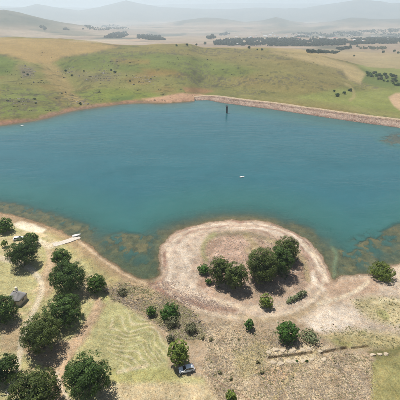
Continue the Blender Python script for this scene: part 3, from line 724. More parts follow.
T('park_tree', 'mid green round tree standing on the lake side, right of the large dense dark tree', 'tree', 96, 283, 10.5, 11, M_MID, 6, 0.95, PG)
T('park_tree', 'wide dark tree beside the pale track bend, right of the hut', 'tree', 63, 310, 20, 15, M_DARK, 7, 0.75, PG)
T('park_tree', 'dark tree cut by the left edge just below the hut', 'tree', 2, 309, 15, 17, M_DARK, 8, 0.95, PG)
T('park_tree', 'olive tree with open crown and big shadow on bare soil beside the track', 'tree', 40, 333, 20, 19, M_OLIVE, 9, 1.0, PG)
T('park_tree', 'dark tree cut by the left edge at the lower end of the pale track', 'tree', 4, 369, 15, 17, M_DARK, 10, 0.95, PG)
T('park_tree', 'wide olive tree cut by the bottom edge beside the pale path', 'tree', 33, 390, 27, 18, M_OLIVE, 11, 0.75, PG)
T('park_tree', 'large dark tree in the grass, right of the pale path at the bottom', 'tree', 87, 375, 23, 24, M_DARK, 12, 0.97, PG)
T('parking_tree', 'slim yellow-green tree shading the parked white car', 'tree', 178.5, 352.5, 11, 15, M_LIME, 13, 1.45, leaf=0.25)
T('park_sapling', 'small thin yellow-green sapling left of the dark tree beside the white vehicle', 'tree', 4, 243, 3.5, 4, M_LIME, 14, 1.2, leaf=0.3)
HG = 'trees on the round headland'
T('headland_tree', 'left tree of the dark pair on the round headland', 'tree', 220.5, 270, 11.8, 14, M_OLIVE, 15, 1.3, HG)
T('headland_tree', 'right tree of the dark pair on the round headland, with the darker crown', 'tree', 236, 275.5, 12, 15, M_OLIVE, 16, 1.32, HG)
T('headland_tree', 'left and nearest of the large merged trees on the round headland', 'tree', 263, 264, 17, 17, M_OLIVE, 17, 1.08, HG)
T('headland_tree', 'middle tree of the large merged trees on the round headland', 'tree', 280, 259.5, 13.5, 15, M_DARK, 18, 1.12, HG)
T('headland_tree', 'right and rearmost of the large merged trees, closest to the lake', 'tree', 287.5, 247.5, 12.5, 12, M_OLIVE, 19, 1.05, HG)
def bush(label, u, v, rx, mat_, seed, h=0.8, cat='bush', group='bushes on the near shore', leaf=0.25, **k): return T('bush', label, cat, u, v, rx, rx, mat_, seed, h, group, leaf=leaf, base_frac=0.02, **k)
bush('round bright bush at the left of the dark tree pair on the headland', 203.5, 268.5, 6.2, M_BRIGHT, 31, 0.85)
bush('small bush just below the round bright bush, left of the headland tree pair', 208.5, 281, 4, M_MID, 32, 0.8)
bush('upright yellow-green bush with dark shadow, below the large headland trees', 266.5, 301, 7, M_LIME, 33, 1.1)
bush('small upright bright green bush on the edge of the scrub, below the pale ring track', 249, 324.5, 5.3, M_BRIGHT, 34, 1.15)
bush('big round bright green bush above the pale boulders', 287.5, 331, 12, M_BRIGHT, 35, 0.85)
bush('wide yellow-green bush at the right water edge', 382.5, 271, 14, M_LIME, 36, 0.55)
bush('wide bright green bush in the scrub near the bay', 169, 311, 11, M_BRIGHT, 37, 0.62)
bush('small dark green tree beside the wide bright bush in the scrub near the bay', 151, 311, 5.2, M_MID, 38, 1.1)
bush('small yellow-green bush at the bottom edge of the scrub field', 231, 395.5, 6, M_LIME, 39, 1.0)
T('bush', 'long low grey-green shrub lying along the ring track on the headland', 'bush', 297, 296, 11.5, 6, M_SAGE, 40, 0.3, 'bushes on the near shore', leaf=0.2, base_frac=0.0,
  shape=[(-0.82, -0.5, 0.35, 0.26, 0.36), (-0.5, -0.3, 0.4, 0.3, 0.44), (-0.12, -0.1, 0.4, 0.28, 0.4), (0.25, 0.15, 0.42, 0.32, 0.46), (0.6, 0.4, 0.4, 0.3, 0.42), (0.88, 0.55, 0.32, 0.22, 0.34)])
bush('loose grey-green thicket to the right of the big round bright bush', 310, 336, 11.5, M_SAGE, 42, 0.4, dens=0.6)
bush('olive shrub in dry scrub, just below the wide bright bush near the bay', 172, 322, 8, M_GREY, 43, 0.6, dens=0.8)
bush('olive shrub at the right tip of the scrub strip near the bay', 191, 328, 7, M_GREY, 44, 0.7, dens=0.8)
bush('brown-olive shrub above the slim tree by the car', 171, 338, 5.5, M_GREY, 45, 0.7, dens=0.8)
bush('low pale olive shrub on the scrub strip, close to a park tree', 122, 292, 6, M_GREY, 46, 0.5, dens=0.7)
SG = 'low shrubs in the dry scrub field'
for i, (u, v, s) in enumerate(sorted([(203, 338, 2.4), (211, 339, 2.6), (220, 372, 2.6), (231, 378, 2.4), (262, 372, 2.6), (258, 362, 2.2)])):
    bush('knee-high brown-olive shrub in the dry scrub field, %s from the left' % ORD[i], u, v, s, M_TUFT, 60 + i, 0.6, 'shrub', SG, 0.26, dens=0.7)

# hillside shrubs and far single trees
FG = 'dark shrubs on the far hillside'
for i, (u, v, s) in enumerate(sorted(((8, 102, 1.6), (19, 102.5, 1.3), (35, 100, 1.6), (36, 104, 1.4), (24, 73, 1.6), (28, 76, 1.6), (66, 72, 1.8), (72, 76, 1.6), (84, 72, 1.3),
                               (111, 71, 1.6), (115, 73, 2.2), (130, 82, 1.4), (151, 80, 1.2)))):
    T('hill_shrub', 'dark shrub on the green hillside beyond the lake, %s speck from the left' % ORD[i], 'shrub', u, v, s * 0.85, s, M_OLIVE if i % 3 else M_DARK, 100 + i, 0.6, FG, leaf=0.6, march=True, base_frac=0.0)
T('shore_shrub', 'lone dark shrub on the far red bank at the lake edge', 'shrub', 80.5, 105.5, 1.4, 1.4, M_DARK, 140, 0.9, None, leaf=0.8, march=True, base_frac=0.03)
rr = random.Random(5)
for i, (u, v, s) in enumerate([(334, 92, 1.4), (337, 97, 2.6), (344, 94.5, 2), (350, 91.5, 2.2)]):
    T('meadow_bush', 'dark bush at the foot of the hill behind the dam, %s from the left' % ORD[i], 'bush', u, v, s, s, M_DARK, 150 + i, 0.7, 'bushes in the row behind the dam', leaf=0.9, march=True, base_frac=0.03)
for i in range(44):
    u = rr.uniform(366, 408); v = 72 + (u - 366) * 0.17 + rr.uniform(-1, 10) * (0.4 + (u - 366) / 60)
    T('thicket_bush', 'grey-green bush of the loose thicket at the right edge of the meadow behind the dam', 'bush', u, v, rr.uniform(1.1, 2.1), 1, rr.choice([M_DARK, M_MID, M_GREY]), 160 + i, 0.7, 'bushes in the meadow thicket', leaf=1.0, march=True, base_frac=0.03)
for i, (u, v, s) in enumerate(sorted(((176.5, 46.5, 1.2), (187, 46, 1.4), (196.5, 45.8, 1.2), (205, 45, 1.6), (249, 48.8, 1.5), (257, 50.3, 0.9), (262, 51, 1.3), (354, 56.6, 1), (383, 53.6, 1.6), (394, 52.5, 1.5), (398, 54, 1.4), (357, 47.5, 1.1)))):
    T('field_tree', 'small dark lone tree along the far crest, %s from the left' % ORD[i], 'tree', u, v, s, s, M_DARK, 220 + i, 0.9, 'lone trees along the crest', leaf=1.2, march=True, base_frac=0.05)

# ------------------------------------------------------------------ far woods: masses of trees
def wood(name, label, poly, n, size, seed, mat_=M_FAR, cat='trees', rmin=1500, gap=-0.25):
    rng = np.random.default_rng(seed); P = np.array(poly, float); pts = []
    while len(pts) < n:
        u = rng.uniform(P[:, 0].min(), P[:, 0].max(), 400); v = rng.uniform(P[:, 1].min(), P[:, 1].max(), 400)
        ok = inside(u, v, poly) & (fbm(u / 7, v / 1.6, seed, 3) + rng.uniform(-.12, .12, 400) > gap); pts += list(zip(u[ok], v[ok]))
    pts = np.array(pts[:n]); ang = np.arctan((pts[:, 1] - 200) / F_PX) + PITCH
    hit = march_many(pts[:, 0], pts[:, 1], rmin); x, y, zz = hit[:, 0], hit[:, 1], hit[:, 2]
    VV, TT = [], []; per = 26
    for i in range(n):
        R = size * rng.uniform(0.6, 1.3); H_ = R * rng.uniform(1.2, 2.1)
        d = rng.normal(size=(per, 3)); d /= np.linalg.norm(d, axis=1)[:, None]; d[:, 2] = np.abs(d[:, 2]) * 1.2 - 0.35
        c = np.array([x[i], y[i], zz[i] + H_ * 0.5]) + d * np.array([R, R, H_ * 0.55]) * rng.uniform(0.6, 1.0, per)[:, None]
        nn = d + rng.normal(size=(per, 3)) * 0.4; nn /= np.linalg.norm(nn, axis=1)[:, None]
        a = np.cross(nn, rng.normal(size=(per, 3))); a /= np.linalg.norm(a, axis=1)[:, None]; b = np.cross(nn, a)
        s = R * 0.62
        VV.append(np.stack([c - a * s, c - b * s * .8, c + a * s, c + b * s * .8], 1).reshape(-1, 3)); TT.append(np.clip(np.repeat(0.45 + rng.normal(0, .1) + rng.normal(0, .15, per), 4), 0, 1))
    V = np.concatenate(VV); me = np_mesh(name, V, np.arange(len(V)).reshape(-1, 4), False); add_float(me, 'tint', np.concatenate(TT))
    tag(link(name, me, mat_), label, cat, kind='stuff')
wood('wood_block', 'dark block of distant plantation on the left', [(104, 38.5), (112, 34), (126, 32), (128, 36), (120, 38.5)], 260, 6, 301)
wood('wood_block', 'dark rectangular block of distant plantation beside the first one', [(137, 36), (145, 35), (160, 36.5), (165, 40.5), (150, 40.5), (138, 39)], 300, 6, 302)
wood('wood_belt', 'small dark distant tree belt in the centre', [(206, 38.5), (212, 36.5), (216, 38), (210, 40)], 45, 8, 303)
wood('wood_belt', 'thin dark distant tree belt above the central wood', [(219, 35), (228, 33), (230, 35), (220, 36.5)], 40, 8, 304)
wood('town_wood', 'dark blue-green band of trees round the distant town', [(213, 42), (225, 40), (260, 39), (300, 39), (340, 40), (402, 36), (402, 44), (370, 44.5), (330, 46), (305, 46.5), (290, 46.5), (280, 46.5), (240, 46), (215, 45.5)], 3400, 4.6, 305, gap=-0.08)
wood('town_wood', 'thinner far band of trees behind the distant town', [(280, 37), (300, 33), (330, 33), (360, 31), (402, 29), (402, 35), (350, 37), (320, 38)], 900, 5.2, 306, gap=-0.02)
wood('town_wood', 'sparse hazy trees left of the distant plantation', [(80, 27), (115, 25), (130, 29), (100, 31), (82, 30)], 220, 6.5, 307, gap=0.02)
wood('hedge', 'dark hedge on the far crest before the town', [(304, 53.6), (310, 51.2), (322, 51), (340, 52.4), (336, 54), (318, 53.6)], 190, 2.6, 308, rmin=300)
wood('hedge', 'second dark hedge on the far crest, right of the first', [(336, 49.5), (350, 48), (352, 49), (340, 51)], 60, 4.2, 309, rmin=300)
wood('hedge', 'thin brownish hedge on the far crest near the pale road', [(358, 48.2), (385, 48), (386, 49.6), (360, 49.8)], 90, 3.4, 310, M_GREY, rmin=300)
wood('hill_scrub', 'dark scrub patch low on the hazy hill at the left', [(40, 28), (44, 27), (47, 30), (45, 31)], 26, 6, 311)
wood('hill_scrub', 'second dark scrub patch low on the hazy hill at the left', [(63, 29.5), (69, 29), (69, 30.6), (64, 30.8)], 22, 6, 312)

# ------------------------------------------------------------------ the distant town
M_WHITE = simple('white_paint', (0.78, 0.77, 0.74), 0.5, 0.4, 0.05)
M_ROOFS = [simple('roof_pale', (0.42, 0.40, 0.38), 0.6), simple('roof_red', (0.32, 0.13, 0.09), 0.8), simple('roof_grey', (0.30, 0.31, 0.32), 0.7)]
def house(u, v, s, k, rz):
    hp = march_many([u], [v], 1500)[0]; root = empty('town_house', tuple(hp), rz); L, W, H_ = s, s * 0.6, 3.6
    b = MB(); b.box((0, 0, H_ / 2 - 0.4), (L, W, H_ + 0.8)); b.add([(-L / 2, -W / 2, H_), (-L / 2, W / 2, H_), (-L / 2, 0, H_ + W * .32), (L / 2, -W / 2, H_), (L / 2, W / 2, H_), (L / 2, 0, H_ + W * .32)], [(0, 2, 1), (3, 4, 5)])
    b.build('wall', M_WHITE, root)
    e = 0.5; q = MB(); hz = H_ + W * .32 + 0.1
    for sg in (-1, 1):
        A = [(-L / 2 - e, sg * (W / 2 + e), H_ - 0.3), (L / 2 + e, sg * (W / 2 + e), H_ - 0.3), (L / 2 + e, 0, hz), (-L / 2 - e, 0, hz)]
        Bv = [(x, y, z + 0.25) for x, y, z in A]; q.add(A + Bv, [(0, 1, 2, 3), (7, 6, 5, 4), (0, 4, 5, 1), (1, 5, 6, 2), (2, 6, 7, 3), (3, 7, 4, 0)])
    q.build('roof', M_ROOFS[k], root)
    if u < 140: tag(root, 'tiny pale house among the sparse hazy trees on the far left plain', 'house', 'houses on the far left plain')
    else: tag(root, 'tiny pale house, one of many alike in the hazy distant town', 'house', 'houses of the distant town')
rr = random.Random(11)
for i in range(90):
    u = rr.choice([rr.uniform(255, 400), rr.uniform(255, 400), rr.uniform(225, 300), rr.uniform(85, 135)])
    v = rr.uniform(33, 43) if u > 140 else rr.uniform(25.5, 29)
    if 225 < u < 300: v = rr.uniform(33, 39)
    house(u, v, rr.uniform(9, 17), rr.choice([0, 0, 1, 2]), rr.uniform(-0.8, 0.8))
house(238, 45.3, 24, 0, 0.1); house(279, 44.3, 26, 0, 0.2); house(265, 36.3, 34, 0, 0); house(270, 35.6, 30, 0, 0.3)

# ------------------------------------------------------------------ intake tower in the lake
def intake_tower():
    p = at(226.7, 113); root = empty('intake_tower', tuple(p)); mC = simple('tower_concrete', (0.06, 0.065, 0.06), 0.9); mD = simple('tower_metal', (0.05, 0.05, 0.05), 0.6)
    b = MB(); b.tube([(0, 0, -6), (0, 0, 6.4)], [1.0, 0.95], 14); b.build('shaft', mC, root)
    MB().box((0, 0, 6.6), (2.5, 2.5, 0.35)).build('platform', mC, root, bevel=0.05)
    b = MB()
    for sx in (-1, 1):
        for sy in (-1, 1): b.tube([(sx * 1.15, sy * 1.15, 6.75), (sx * 1.15, sy * 1.15, 7.85)], [0.05, 0.05], 6)
        b.box((sx * 1.15, 0, 7.8), (0.07, 2.3, 0.07)); b.box((0, sx * 1.15, 7.81), (2.3, 0.07, 0.07))
    b.build('railing', mD, root); MB().box((0, 0, 7.3), (0.9, 0.9, 1.1)).build('gate_housing', mD, root, bevel=0.05)
    b = MB()
    for k in range(14): b.box((0, -1.12, 0.4 + k * 0.42), (0.5, 0.05, 0.05))
    b.box((-0.25, -1.12, 3.2), (0.05, 0.06, 6.2)); b.box((0.25, -1.12, 3.2), (0.05, 0.06, 6.2)); b.build('ladder', mD, root)
    tag(root, 'dark intake tower standing in the water near the dam', 'tower')
intake_tower()

# ------------------------------------------------------------------ boats
def boat(u, v, z, rz, L, label, name='moored_boat', tilt=0.0, cover=False):
    p = at(u, v, z); root = empty(name, tuple(p), rz); root.rotation_euler[1] = tilt
    W, H_ = L * 0.36, L * 0.16; n = 9; rings = []
    for i in range(n):
        t = i / (n - 1); w_ = W / 2 * (1 - max(0, (t - 0.35) / 0.65) ** 2.2 * 0.97); k = 0.05 * L * t * t; x = (t - 0.5) * L
        rings.append([(x, -w_, H_ + k), (x, -w_ * 0.9, H_ * 0.35 + k), (x, -w_ * 0.35, k * 1.6), (x, w_ * 0.35, k * 1.6), (x, w_ * 0.9, H_ * 0.35 + k), (x, w_, H_ + k),
                      (x, w_ * 0.88, H_ + k), (x, w_ * 0.76, H_ * 0.45 + k), (x, -w_ * 0.76, H_ * 0.45 + k), (x, -w_ * 0.88, H_ + k)])
    b = MB(); b.loft(rings); b.build('hull', M_WHITE, root, True)
    for t in (-0.22, 0.08): MB().box((t * L, 0, H_ * 0.82), (L * 0.09, W * 0.82, 0.05)).build('seat', simple('seat', (0.5, 0.47, 0.42)), root)
    m = MB(); m.box((-L * 0.53, 0, H_ * 1.15), (L * 0.09, W * 0.2, H_ * 0.7)); m.box((-L * 0.53, 0, H_ * 0.4), (L * 0.04, W * 0.07, H_ * 1.2)); m.build('outboard_motor', simple('motor', (0.03, 0.03, 0.035), 0.4), root, bevel=0.03)
    if cover: MB().box((L * 0.05, 0, H_ * 1.35), (L * 0.42, W * 0.7, H_ * 0.7), taper=0.7).build('cabin', M_WHITE, root, bevel=0.05)
    tag(root, label, 'boat'); return root
boat(76.8, 236.0, 0.12, 0.42, 3.7, 'white rowing boat with outboard lying at the end of the concrete ramp')
boat(242, 177.4, -0.12, 0.15, 3.0, 'small white boat floating alone in the middle of the lake', cover=True)
boat(22.5, 126, -0.12, 0.5, 3.0, 'tiny white boat below the red bank on the far left shore')

# ------------------------------------------------------------------ concrete boat ramp
def ramp():
    pts = [(53, 245), (62, 243), (70, 240.6), (79.5, 236.8)]; P = [ground_at(u, v) for u, v in smooth(pts, 4)]
    W = np.array([p[:2] for p in P]); T_ = np.gradient(W, axis=0); T_ /= np.linalg.norm(T_, axis=1)[:, None]; N_ = np.stack([-T_[:, 1], T_[:, 0]], 1)
    z = np.array([max(gz(a, b_), -0.25) for a, b_ in W]) + 0.16; z = np.linspace(z[0], min(z[-1], 0.1), len(z))
    z = np.maximum(z, np.array([gz(a, b_) + 0.10 for a, b_ in W])); z[-2:] = np.minimum(z[-2:], 0.14)
    root = empty('boat_ramp', (W[0][0], W[0][1], z[0])); o = np.array([W[0][0], W[0][1], z[0]])
    m = simple('ramp_concrete', (0.46, 0.41, 0.345), 0.9, 0.2, 0.3, 1.2); hw = 1.5
    for i in range(len(P) - 1):
        a = np.array([*W[i], z[i]]) - o; c = np.array([*W[i + 1], z[i + 1]]) - o
        g = 0.015; a2 = a + (c - a) * g; c2 = c - (c - a) * g; n0 = np.array([*N_[i], 0]) * hw; n1 = np.array([*N_[i + 1], 0]) * hw; dn = np.array([0, 0, 0.6])
        b = MB(); b.add([a2 - n0, c2 - n1, c2 + n1, a2 + n0, a2 - n0 - dn, c2 - n1 - dn, c2 + n1 - dn, a2 + n0 - dn], [(0, 1, 2, 3), (7, 6, 5, 4), (0, 4, 5, 1), (1, 5, 6, 2), (2, 6, 7, 3), (3, 7, 4, 0)])
        b.build('slab', m, root)
    tag(root, 'pale concrete boat ramp running down into the lake', 'ramp')
ramp()

# ------------------------------------------------------------------ the hut
def hut():
    p = ground_at(18.2, 301); root = empty('thatched_hut', tuple(p), math.radians(-14))
    wl = simple('hut_plaster', (0.52, 0.46, 0.38), 0.9, 0.2, 0.12); th = NT('hut_thatch'); P = th.pos()
    mpn = th.n('Mapping'); mpn.inputs['Scale'].default_value = (6, 6, 1.2); th.l(P, mpn.inputs[0]); n = th.noise(3.0, 6, 0.7, mpn.outputs[0])
    th.bsdf(th.mix(n, (0.17, 0.165, 0.16), (0.44, 0.42, 0.40)), 0.95, 0.1, n, 0.8, 0.12)
    L, W, H_ = 4.4, 3.8, 2.2
    MB().box((0, 0, H_ / 2 - 0.3), (L, W, H_ + 0.6)).build('wall', wl, root, bevel=0.04)
    rings = []; e = 0.45
    for t in np.linspace(0, 1, 9):
        x = (L / 2 + e) * (1 - t) + 0.75 * t; y = (W / 2 + e) * (1 - t) + 0.10 * t; z = H_ - 0.25 + 2.35 * t ** 0.9; ring = []
        for k in range(28):
            q = 2 * math.pi * k / 28; cx, cy = math.cos(q), math.sin(q); pw = 0.42 + 0.3 * t
            j = 0.05 * math.sin(k * 5.1 + t * 9)
            ring.append(((x + j) * math.copysign(abs(cx) ** pw, cx), (y + j) * math.copysign(abs(cy) ** pw, cy), z + j * 0.6))
        rings.append(ring)
    b = MB(); b.loft(rings); roof = b.build('roof', th.m, root, True)
    MB().box((0, 0, H_ + 2.13), (1.6, 0.34, 0.16)).build('ridge_cap', simple('ridge', (0.30, 0.27, 0.24)), roof, bevel=0.05)
    ch = MB().box((-0.75, 1.35, 2.5), (0.62, 0.55, 4.0)).build('chimney', simple('chimney_plaster', (0.72, 0.66, 0.56), 0.9, 0.2, 0.1), root, bevel=0.03)
    MB().box((-0.75, 1.35, 4.56), (0.76, 0.68, 0.14)).build('chimney_cap', wl, ch)
    dm = simple('hut_wood', (0.12, 0.07, 0.04)); d = MB().box((0.4, -W / 2 - 0.03, 0.95), (0.85, 0.08, 1.95)).build('door', dm, root)
    MB().box((0.7, -W / 2 - 0.09, 0.95), (0.05, 0.06, 0.14)).build('handle', simple('brass', (0.5, 0.4, 0.2), 0.4), d)
    for x in (-1.25,):
        wv = MB().box((x, -W / 2 - 0.02, 1.3), (0.9, 0.06, 0.8)).build('window', simple('glass', (0.03, 0.04, 0.05), 0.15, 0.6), root)
        MB().box((x, -W / 2 - 0.07, 0.86), (1.05, 0.14, 0.07)).build('sill', wl, wv)
    wv = MB().box((L / 2 + 0.02, 0, 1.3), (0.06, 0.9, 0.8)).build('window', simple('glass', (0.03, 0.04, 0.05), 0.15, 0.6), root)
    tag(root, 'small grey thatched hut with a pale chimney beside the track', 'hut')
hut()

# ------------------------------------------------------------------ cars
def car(u, v, rz, label, name='parked_car'):
    p = ground_at(u, v); root = empty(name, (p[0], p[1], p[2] + 0.02), rz)
    pt = NT('car_paint'); b_ = pt.bsdf((0.74, 0.75, 0.76), 0.35, 0.5); b_.inputs['Coat Weight'].default_value = 0.5
    gm = simple('car_glass', (0.015, 0.02, 0.025), 0.06, 0.7, 0.1); rub = simple('car_rubber', (0.02, 0.02, 0.02), 0.85); blk = simple('car_trim', (0.03, 0.03, 0.03), 0.6)
    # body: side profile lofted over the width
    prof = [(-2.05, 0.35), (-2.1, 0.62), (-2.03, 0.92), (-1.2, 0.98), (0.85, 0.98), (1.55, 0.90), (2.0, 0.76), (2.1, 0.55), (2.05, 0.32), (0, 0.26)]
    rings = []
    for y, k in ((-0.84, 0.93), (-0.80, 0.985), (-0.6, 1.0), (0, 1.005), (0.6, 1.0), (0.80, 0.985), (0.84, 0.93)):
        rings.append([(x * k, y, 0.3 + (z - 0.3) * k) for x, z in prof])
    b = MB(); b.loft(rings); body = b.build('body', pt.m, root, True)
    body.modifiers.new('edge', 'EDGE_SPLIT').split_angle = 0.6
    # glasshouse and roof
    lo = [(-1.85, 0.97), (0.98, 0.97)]; hi = [(-1.6, 1.5), (0.22, 1.5)]
    def ring(z, x0, x1, y): return [(x0, -y, z), (x1, -y, z), (x1, y, z), (x0, y, z)]
    b = MB(); b.loft([ring(0.96, -1.86, 1.0, 0.76), ring(1.24, -1.76, 0.60, 0.70), ring(1.47, -1.62, 0.20, 0.62)]); b.build('windows', gm, root, bevel=0.04)
    b = MB(); b.loft([ring(1.465, -1.66, 0.24, 0.645), ring(1.52, -1.60, 0.15, 0.60), ring(1.545, -1.4, 0.0, 0.45)]); b.build('roof', pt.m, root, bevel=0.03)
    for sy in (-1, 1):
        for x0, x1 in (((-1.82, 0.97), (-1.60, 1.49)), ((-0.45, 0.97), (-0.48, 1.5)), ((0.96, 0.97), (0.22, 1.49))):
            MB().tube([(x0[0], sy * 0.755, x0[1]), (x1[0], sy * 0.635, x1[1])], [0.05, 0.05], 6).build('pillar', pt.m, root)
        MB().box((0.70, sy * 0.88, 1.02), (0.14, 0.2, 0.13)).build('mirror', pt.m, root, bevel=0.03)
        MB().box((2.02, sy * 0.58, 0.70), (0.16, 0.34, 0.14)).build('headlight', simple('lamp', (0.7, 0.72, 0.74), 0.1, 0.7), root, bevel=0.03)
        MB().box((-2.05, sy * 0.66, 0.78), (0.1, 0.2, 0.26)).build('tail_light', simple('red_lamp', (0.35, 0.02, 0.02), 0.3), root, bevel=0.03)
        for x in (-1.3, 1.3):
            wh = MB().tube([(x, sy * 0.66, 0.31), (x, sy * 0.70, 0.31), (x, sy * 0.84, 0.31), (x, sy * 0.875, 0.31)], [0.27, 0.325, 0.325, 0.28], 18).build('wheel', rub, root)
            MB().tube([(x, sy * 0.85, 0.31), (x, sy * 0.885, 0.31)], [0.19, 0.17], 12).build('rim', simple('rim', (0.45, 0.45, 0.46), 0.35, 0.5, 0.05, metal=0.6), wh)
    MB().box((2.06, 0, 0.46), (0.12, 1.5, 0.2)).build('bumper', blk, root, bevel=0.04); MB().box((-2.06, 0, 0.48), (0.12, 1.5, 0.2)).build('bumper', blk, root, bevel=0.04)
    MB().box((2.075, 0, 0.70), (0.06, 0.7, 0.1)).build('grille', blk, root)
    tag(root, label, 'car'); return root
car(186.6, 370.4, math.radians(194), 'white hatchback parked in the shade of the slim yellow-green tree')
car(18.8, 239.6, math.radians(20), 'white vehicle half hidden behind a dark tree near the lake', 'white_vehicle')

# ------------------------------------------------------------------ pale boulders
M_ROCK = simple('pale_rock', (0.37, 0.305, 0.22), 0.95, 0.1, 0.5, 1.6); M_DROCK = simple('dark_rock', (0.09, 0.08, 0.07), 0.95, 0.1, 0.3, 3.0)
import bmesh
def rock_mesh(seed):
    """An angular, half-buried block: the hull of scattered points, chipped once more."""
    r_ = np.random.default_rng(seed); bm = bmesh.new()
    for _ in range(26):
        d = r_.normal(size=3); d /= np.linalg.norm(d); bm.verts.new(d * r_.uniform(0.78, 1.1))
    bmesh.ops.convex_hull(bm, input=bm.verts); bmesh.ops.delete(bm, geom=[v for v in bm.verts if not v.link_faces], context='VERTS')
    bmesh.ops.subdivide_edges(bm, edges=bm.edges[:], cuts=2, use_grid_fill=True)
    for v in bm.verts: v.co += Vector(r_.normal(0, 0.045, 3)); v.co.z = max(v.co.z, -0.5)
    me = bpy.data.meshes.new('boulder'); bm.to_mesh(me); bm.free(); return me
rocks = [rock_mesh(900 + i) for i in range(6)]
rr = random.Random(3)
def boulder(u, v, s, h, label, k=0, m=M_ROCK, group='pale boulders along the ditch'):
    p = ground_at(u, v); o = bpy.data.objects.new('boulder', rocks[k % 6].copy()); COL.objects.link(o); o.data.materials.append(m)
    R = s * mpp(p); o.location = (p[0], p[1], p[2] + R * h * 0.05); o.scale = (R * 1.0, R * 0.7, R * h * 0.5); o.rotation_euler = (0, 0, rr.uniform(-.5, .5)); tag(o, label, 'boulder', group)
ords = ('first', 'second', 'third', 'fourth', 'fifth', 'sixth', 'seventh')
for i, (u, v, s) in enumerate(((269, 352.5, 3.4), (275.5, 350, 4.2), (283, 350.6, 4.0), (292.5, 350.4, 4.6), (302, 349.6, 3.6), (309, 348.6, 3.2))):
    boulder(u, v, s, 0.55, 'pale rounded boulder, %s from the left in the row behind the dark ditch' % ords[i], i)
for i, (u, v, s) in enumerate(((273, 362.4, 3.6), (280.5, 363.4, 3.8), (289, 361.6, 3.8), (296, 361.8, 4.2), (304, 360.8, 3.6), (312, 359.4, 3.4))):
    boulder(u, v, s, 0.5, 'pale rounded boulder, %s from the left in the row before the dark ditch' % ords[i], i + 3)
boulder(324, 359.6, 4.0, 0.6, 'single pale boulder between the two groups of boulders', 2); boulder(320, 351.2, 2.4, 0.6, 'small pale boulder at the left end of the second dark ditch', 4)
for i, (u, v) in enumerate(((373, 355), (380, 354.6), (386, 354.2))): boulder(u, v, 3.1, 0.75, 'pale round boulder, %s from the left of the three at the green field corner' % ords[i], i + 1)
boulder(333.3, 324.4, 1.1, 1.2, 'small dark stone alone on the pale sandy flat', 5, M_DROCK, None)
boulder(15.3, 270.4, 0.9, 1.4, 'small dark stone beside the track above the hut', 1, M_DROCK, None)
boulder(28.5, 266.5, 1.6, 0.6, 'pale stone in the shade edge of the dark tree by the white vehicle', 3, M_ROCK, None)
for i, (u, v) in enumerate(((296.8, 361.6), (307, 361.2))): bush('small dark plant on the pale boulders before the ditch, %s one' % ('left', 'right')[i], u, v - 0.6, 1.7, M_MID, 80 + i, 0.6, 'plant', None, 0.22)

# ------------------------------------------------------------------ ground cover that nobody could count
def scatter(name, label, cat, polys, n, size, mat_, seed, per=9, flat=0.6, minsd=1.0):
    rng = np.random.default_rng(seed); X, Y = [], []; tot = 0
    allp = np.array([p for q in polys for p in q]); cs = [at(u, min(v, 440))[:2] for u, v in allp]; lo = np.min(cs, 0); hi = np.max(cs, 0)
    for _ in range(60):
        x = rng.uniform(lo[0], hi[0], n); y = rng.uniform(lo[1], hi[1], n); u, v = project(x, y, np.full(n, 1.5))
        ok = np.zeros(n, bool)
        for q in polys: ok |= inside(u + rng.normal(0, 1.5, n), v + rng.normal(0, 1.5, n), q)
        ok &= fbm(x / 6, y / 6, seed, 3) + rng.uniform(-0.25, 0.25, n) > -0.03
        X.append(x[ok]); Y.append(y[ok]); tot += ok.sum()
        if tot >= n: break
    x = np.concatenate(X)[:n]; y = np.concatenate(Y)[:n]; sd = shore_sd(x, y); k = sd > minsd; x, y, sd = x[k], y[k], sd[k]; z = height(x, y, sd); n = len(x)
    s = size * rng.lognormal(0, 0.4, n)
    d = rng.normal(size=(n, per, 3)); d /= np.linalg.norm(d, axis=2)[..., None]; d[..., 2] = np.abs(d[..., 2])
    c = np.stack([x, y, z], 1)[:, None] + d * s[:, None, None] * np.array([1, 1, flat]) * rng.uniform(0.5, 1, (n, per))[..., None]
    nn = d * 0.6 + rng.normal(size=d.shape) * 0.4 + np.array([0, 0, 0.7]); nn /= np.linalg.norm(nn, axis=2)[..., None]
    a = np.cross(nn, rng.normal(size=d.shape)); a /= np.linalg.norm(a, axis=2)[..., None]; b = np.cross(nn, a); h = s[:, None, None] * 0.55
    V = np.stack([c - a * h, c - b * h * 0.7, c + a * h], 2).reshape(-1, 3)
    tint = np.clip(0.5 + rng.normal(0, 0.2, n)[:, None] + rng.normal(0, 0.15, (n, per)), 0, 1)
    me = np_mesh(name, V, np.arange(len(V)).reshape(-1, 3), False); add_float(me, 'tint', np.repeat(tint.ravel(), 3))
    tag(link(name, me, mat_), label, cat, kind='stuff')
SCRUB = [(198, 326), (228, 324), (262, 332), (300, 340), (330, 348), (371, 360), (373, 440), (246, 440), (216, 394), (204, 374), (208, 350)]
STRIP = [(102, 288), (126, 282), (150, 288), (172, 299), (192, 313), (208, 330), (198, 346), (176, 342), (156, 322), (136, 308), (114, 300)]
scatter('dry_scrub', 'dry pinkish-tan scrub covering the field at the bottom', 'scrub', [SCRUB], 8000, 0.14, M_SCRUB, 401, flat=0.45)
scatter('olive_tufts', 'olive tufts mixed through the dry scrub field and flats', 'tufts', [SCRUB, [(318, 330), (400, 326), (400, 350), (330, 346)], [(350, 300), (400, 296), (400, 326), (366, 320)]], 3500, 0.17, M_TUFT, 402, flat=0.5)
scatter('strip_scrub', 'brown and olive scrub between the park grass and the bay', 'scrub', [STRIP], 2600, 0.26, M_TUFT, 403)
scatter('strip_scrub', 'brown dead scrub mixed into the strip by the bay', 'scrub', [STRIP], 2200, 0.24, M_SCRUB, 413)
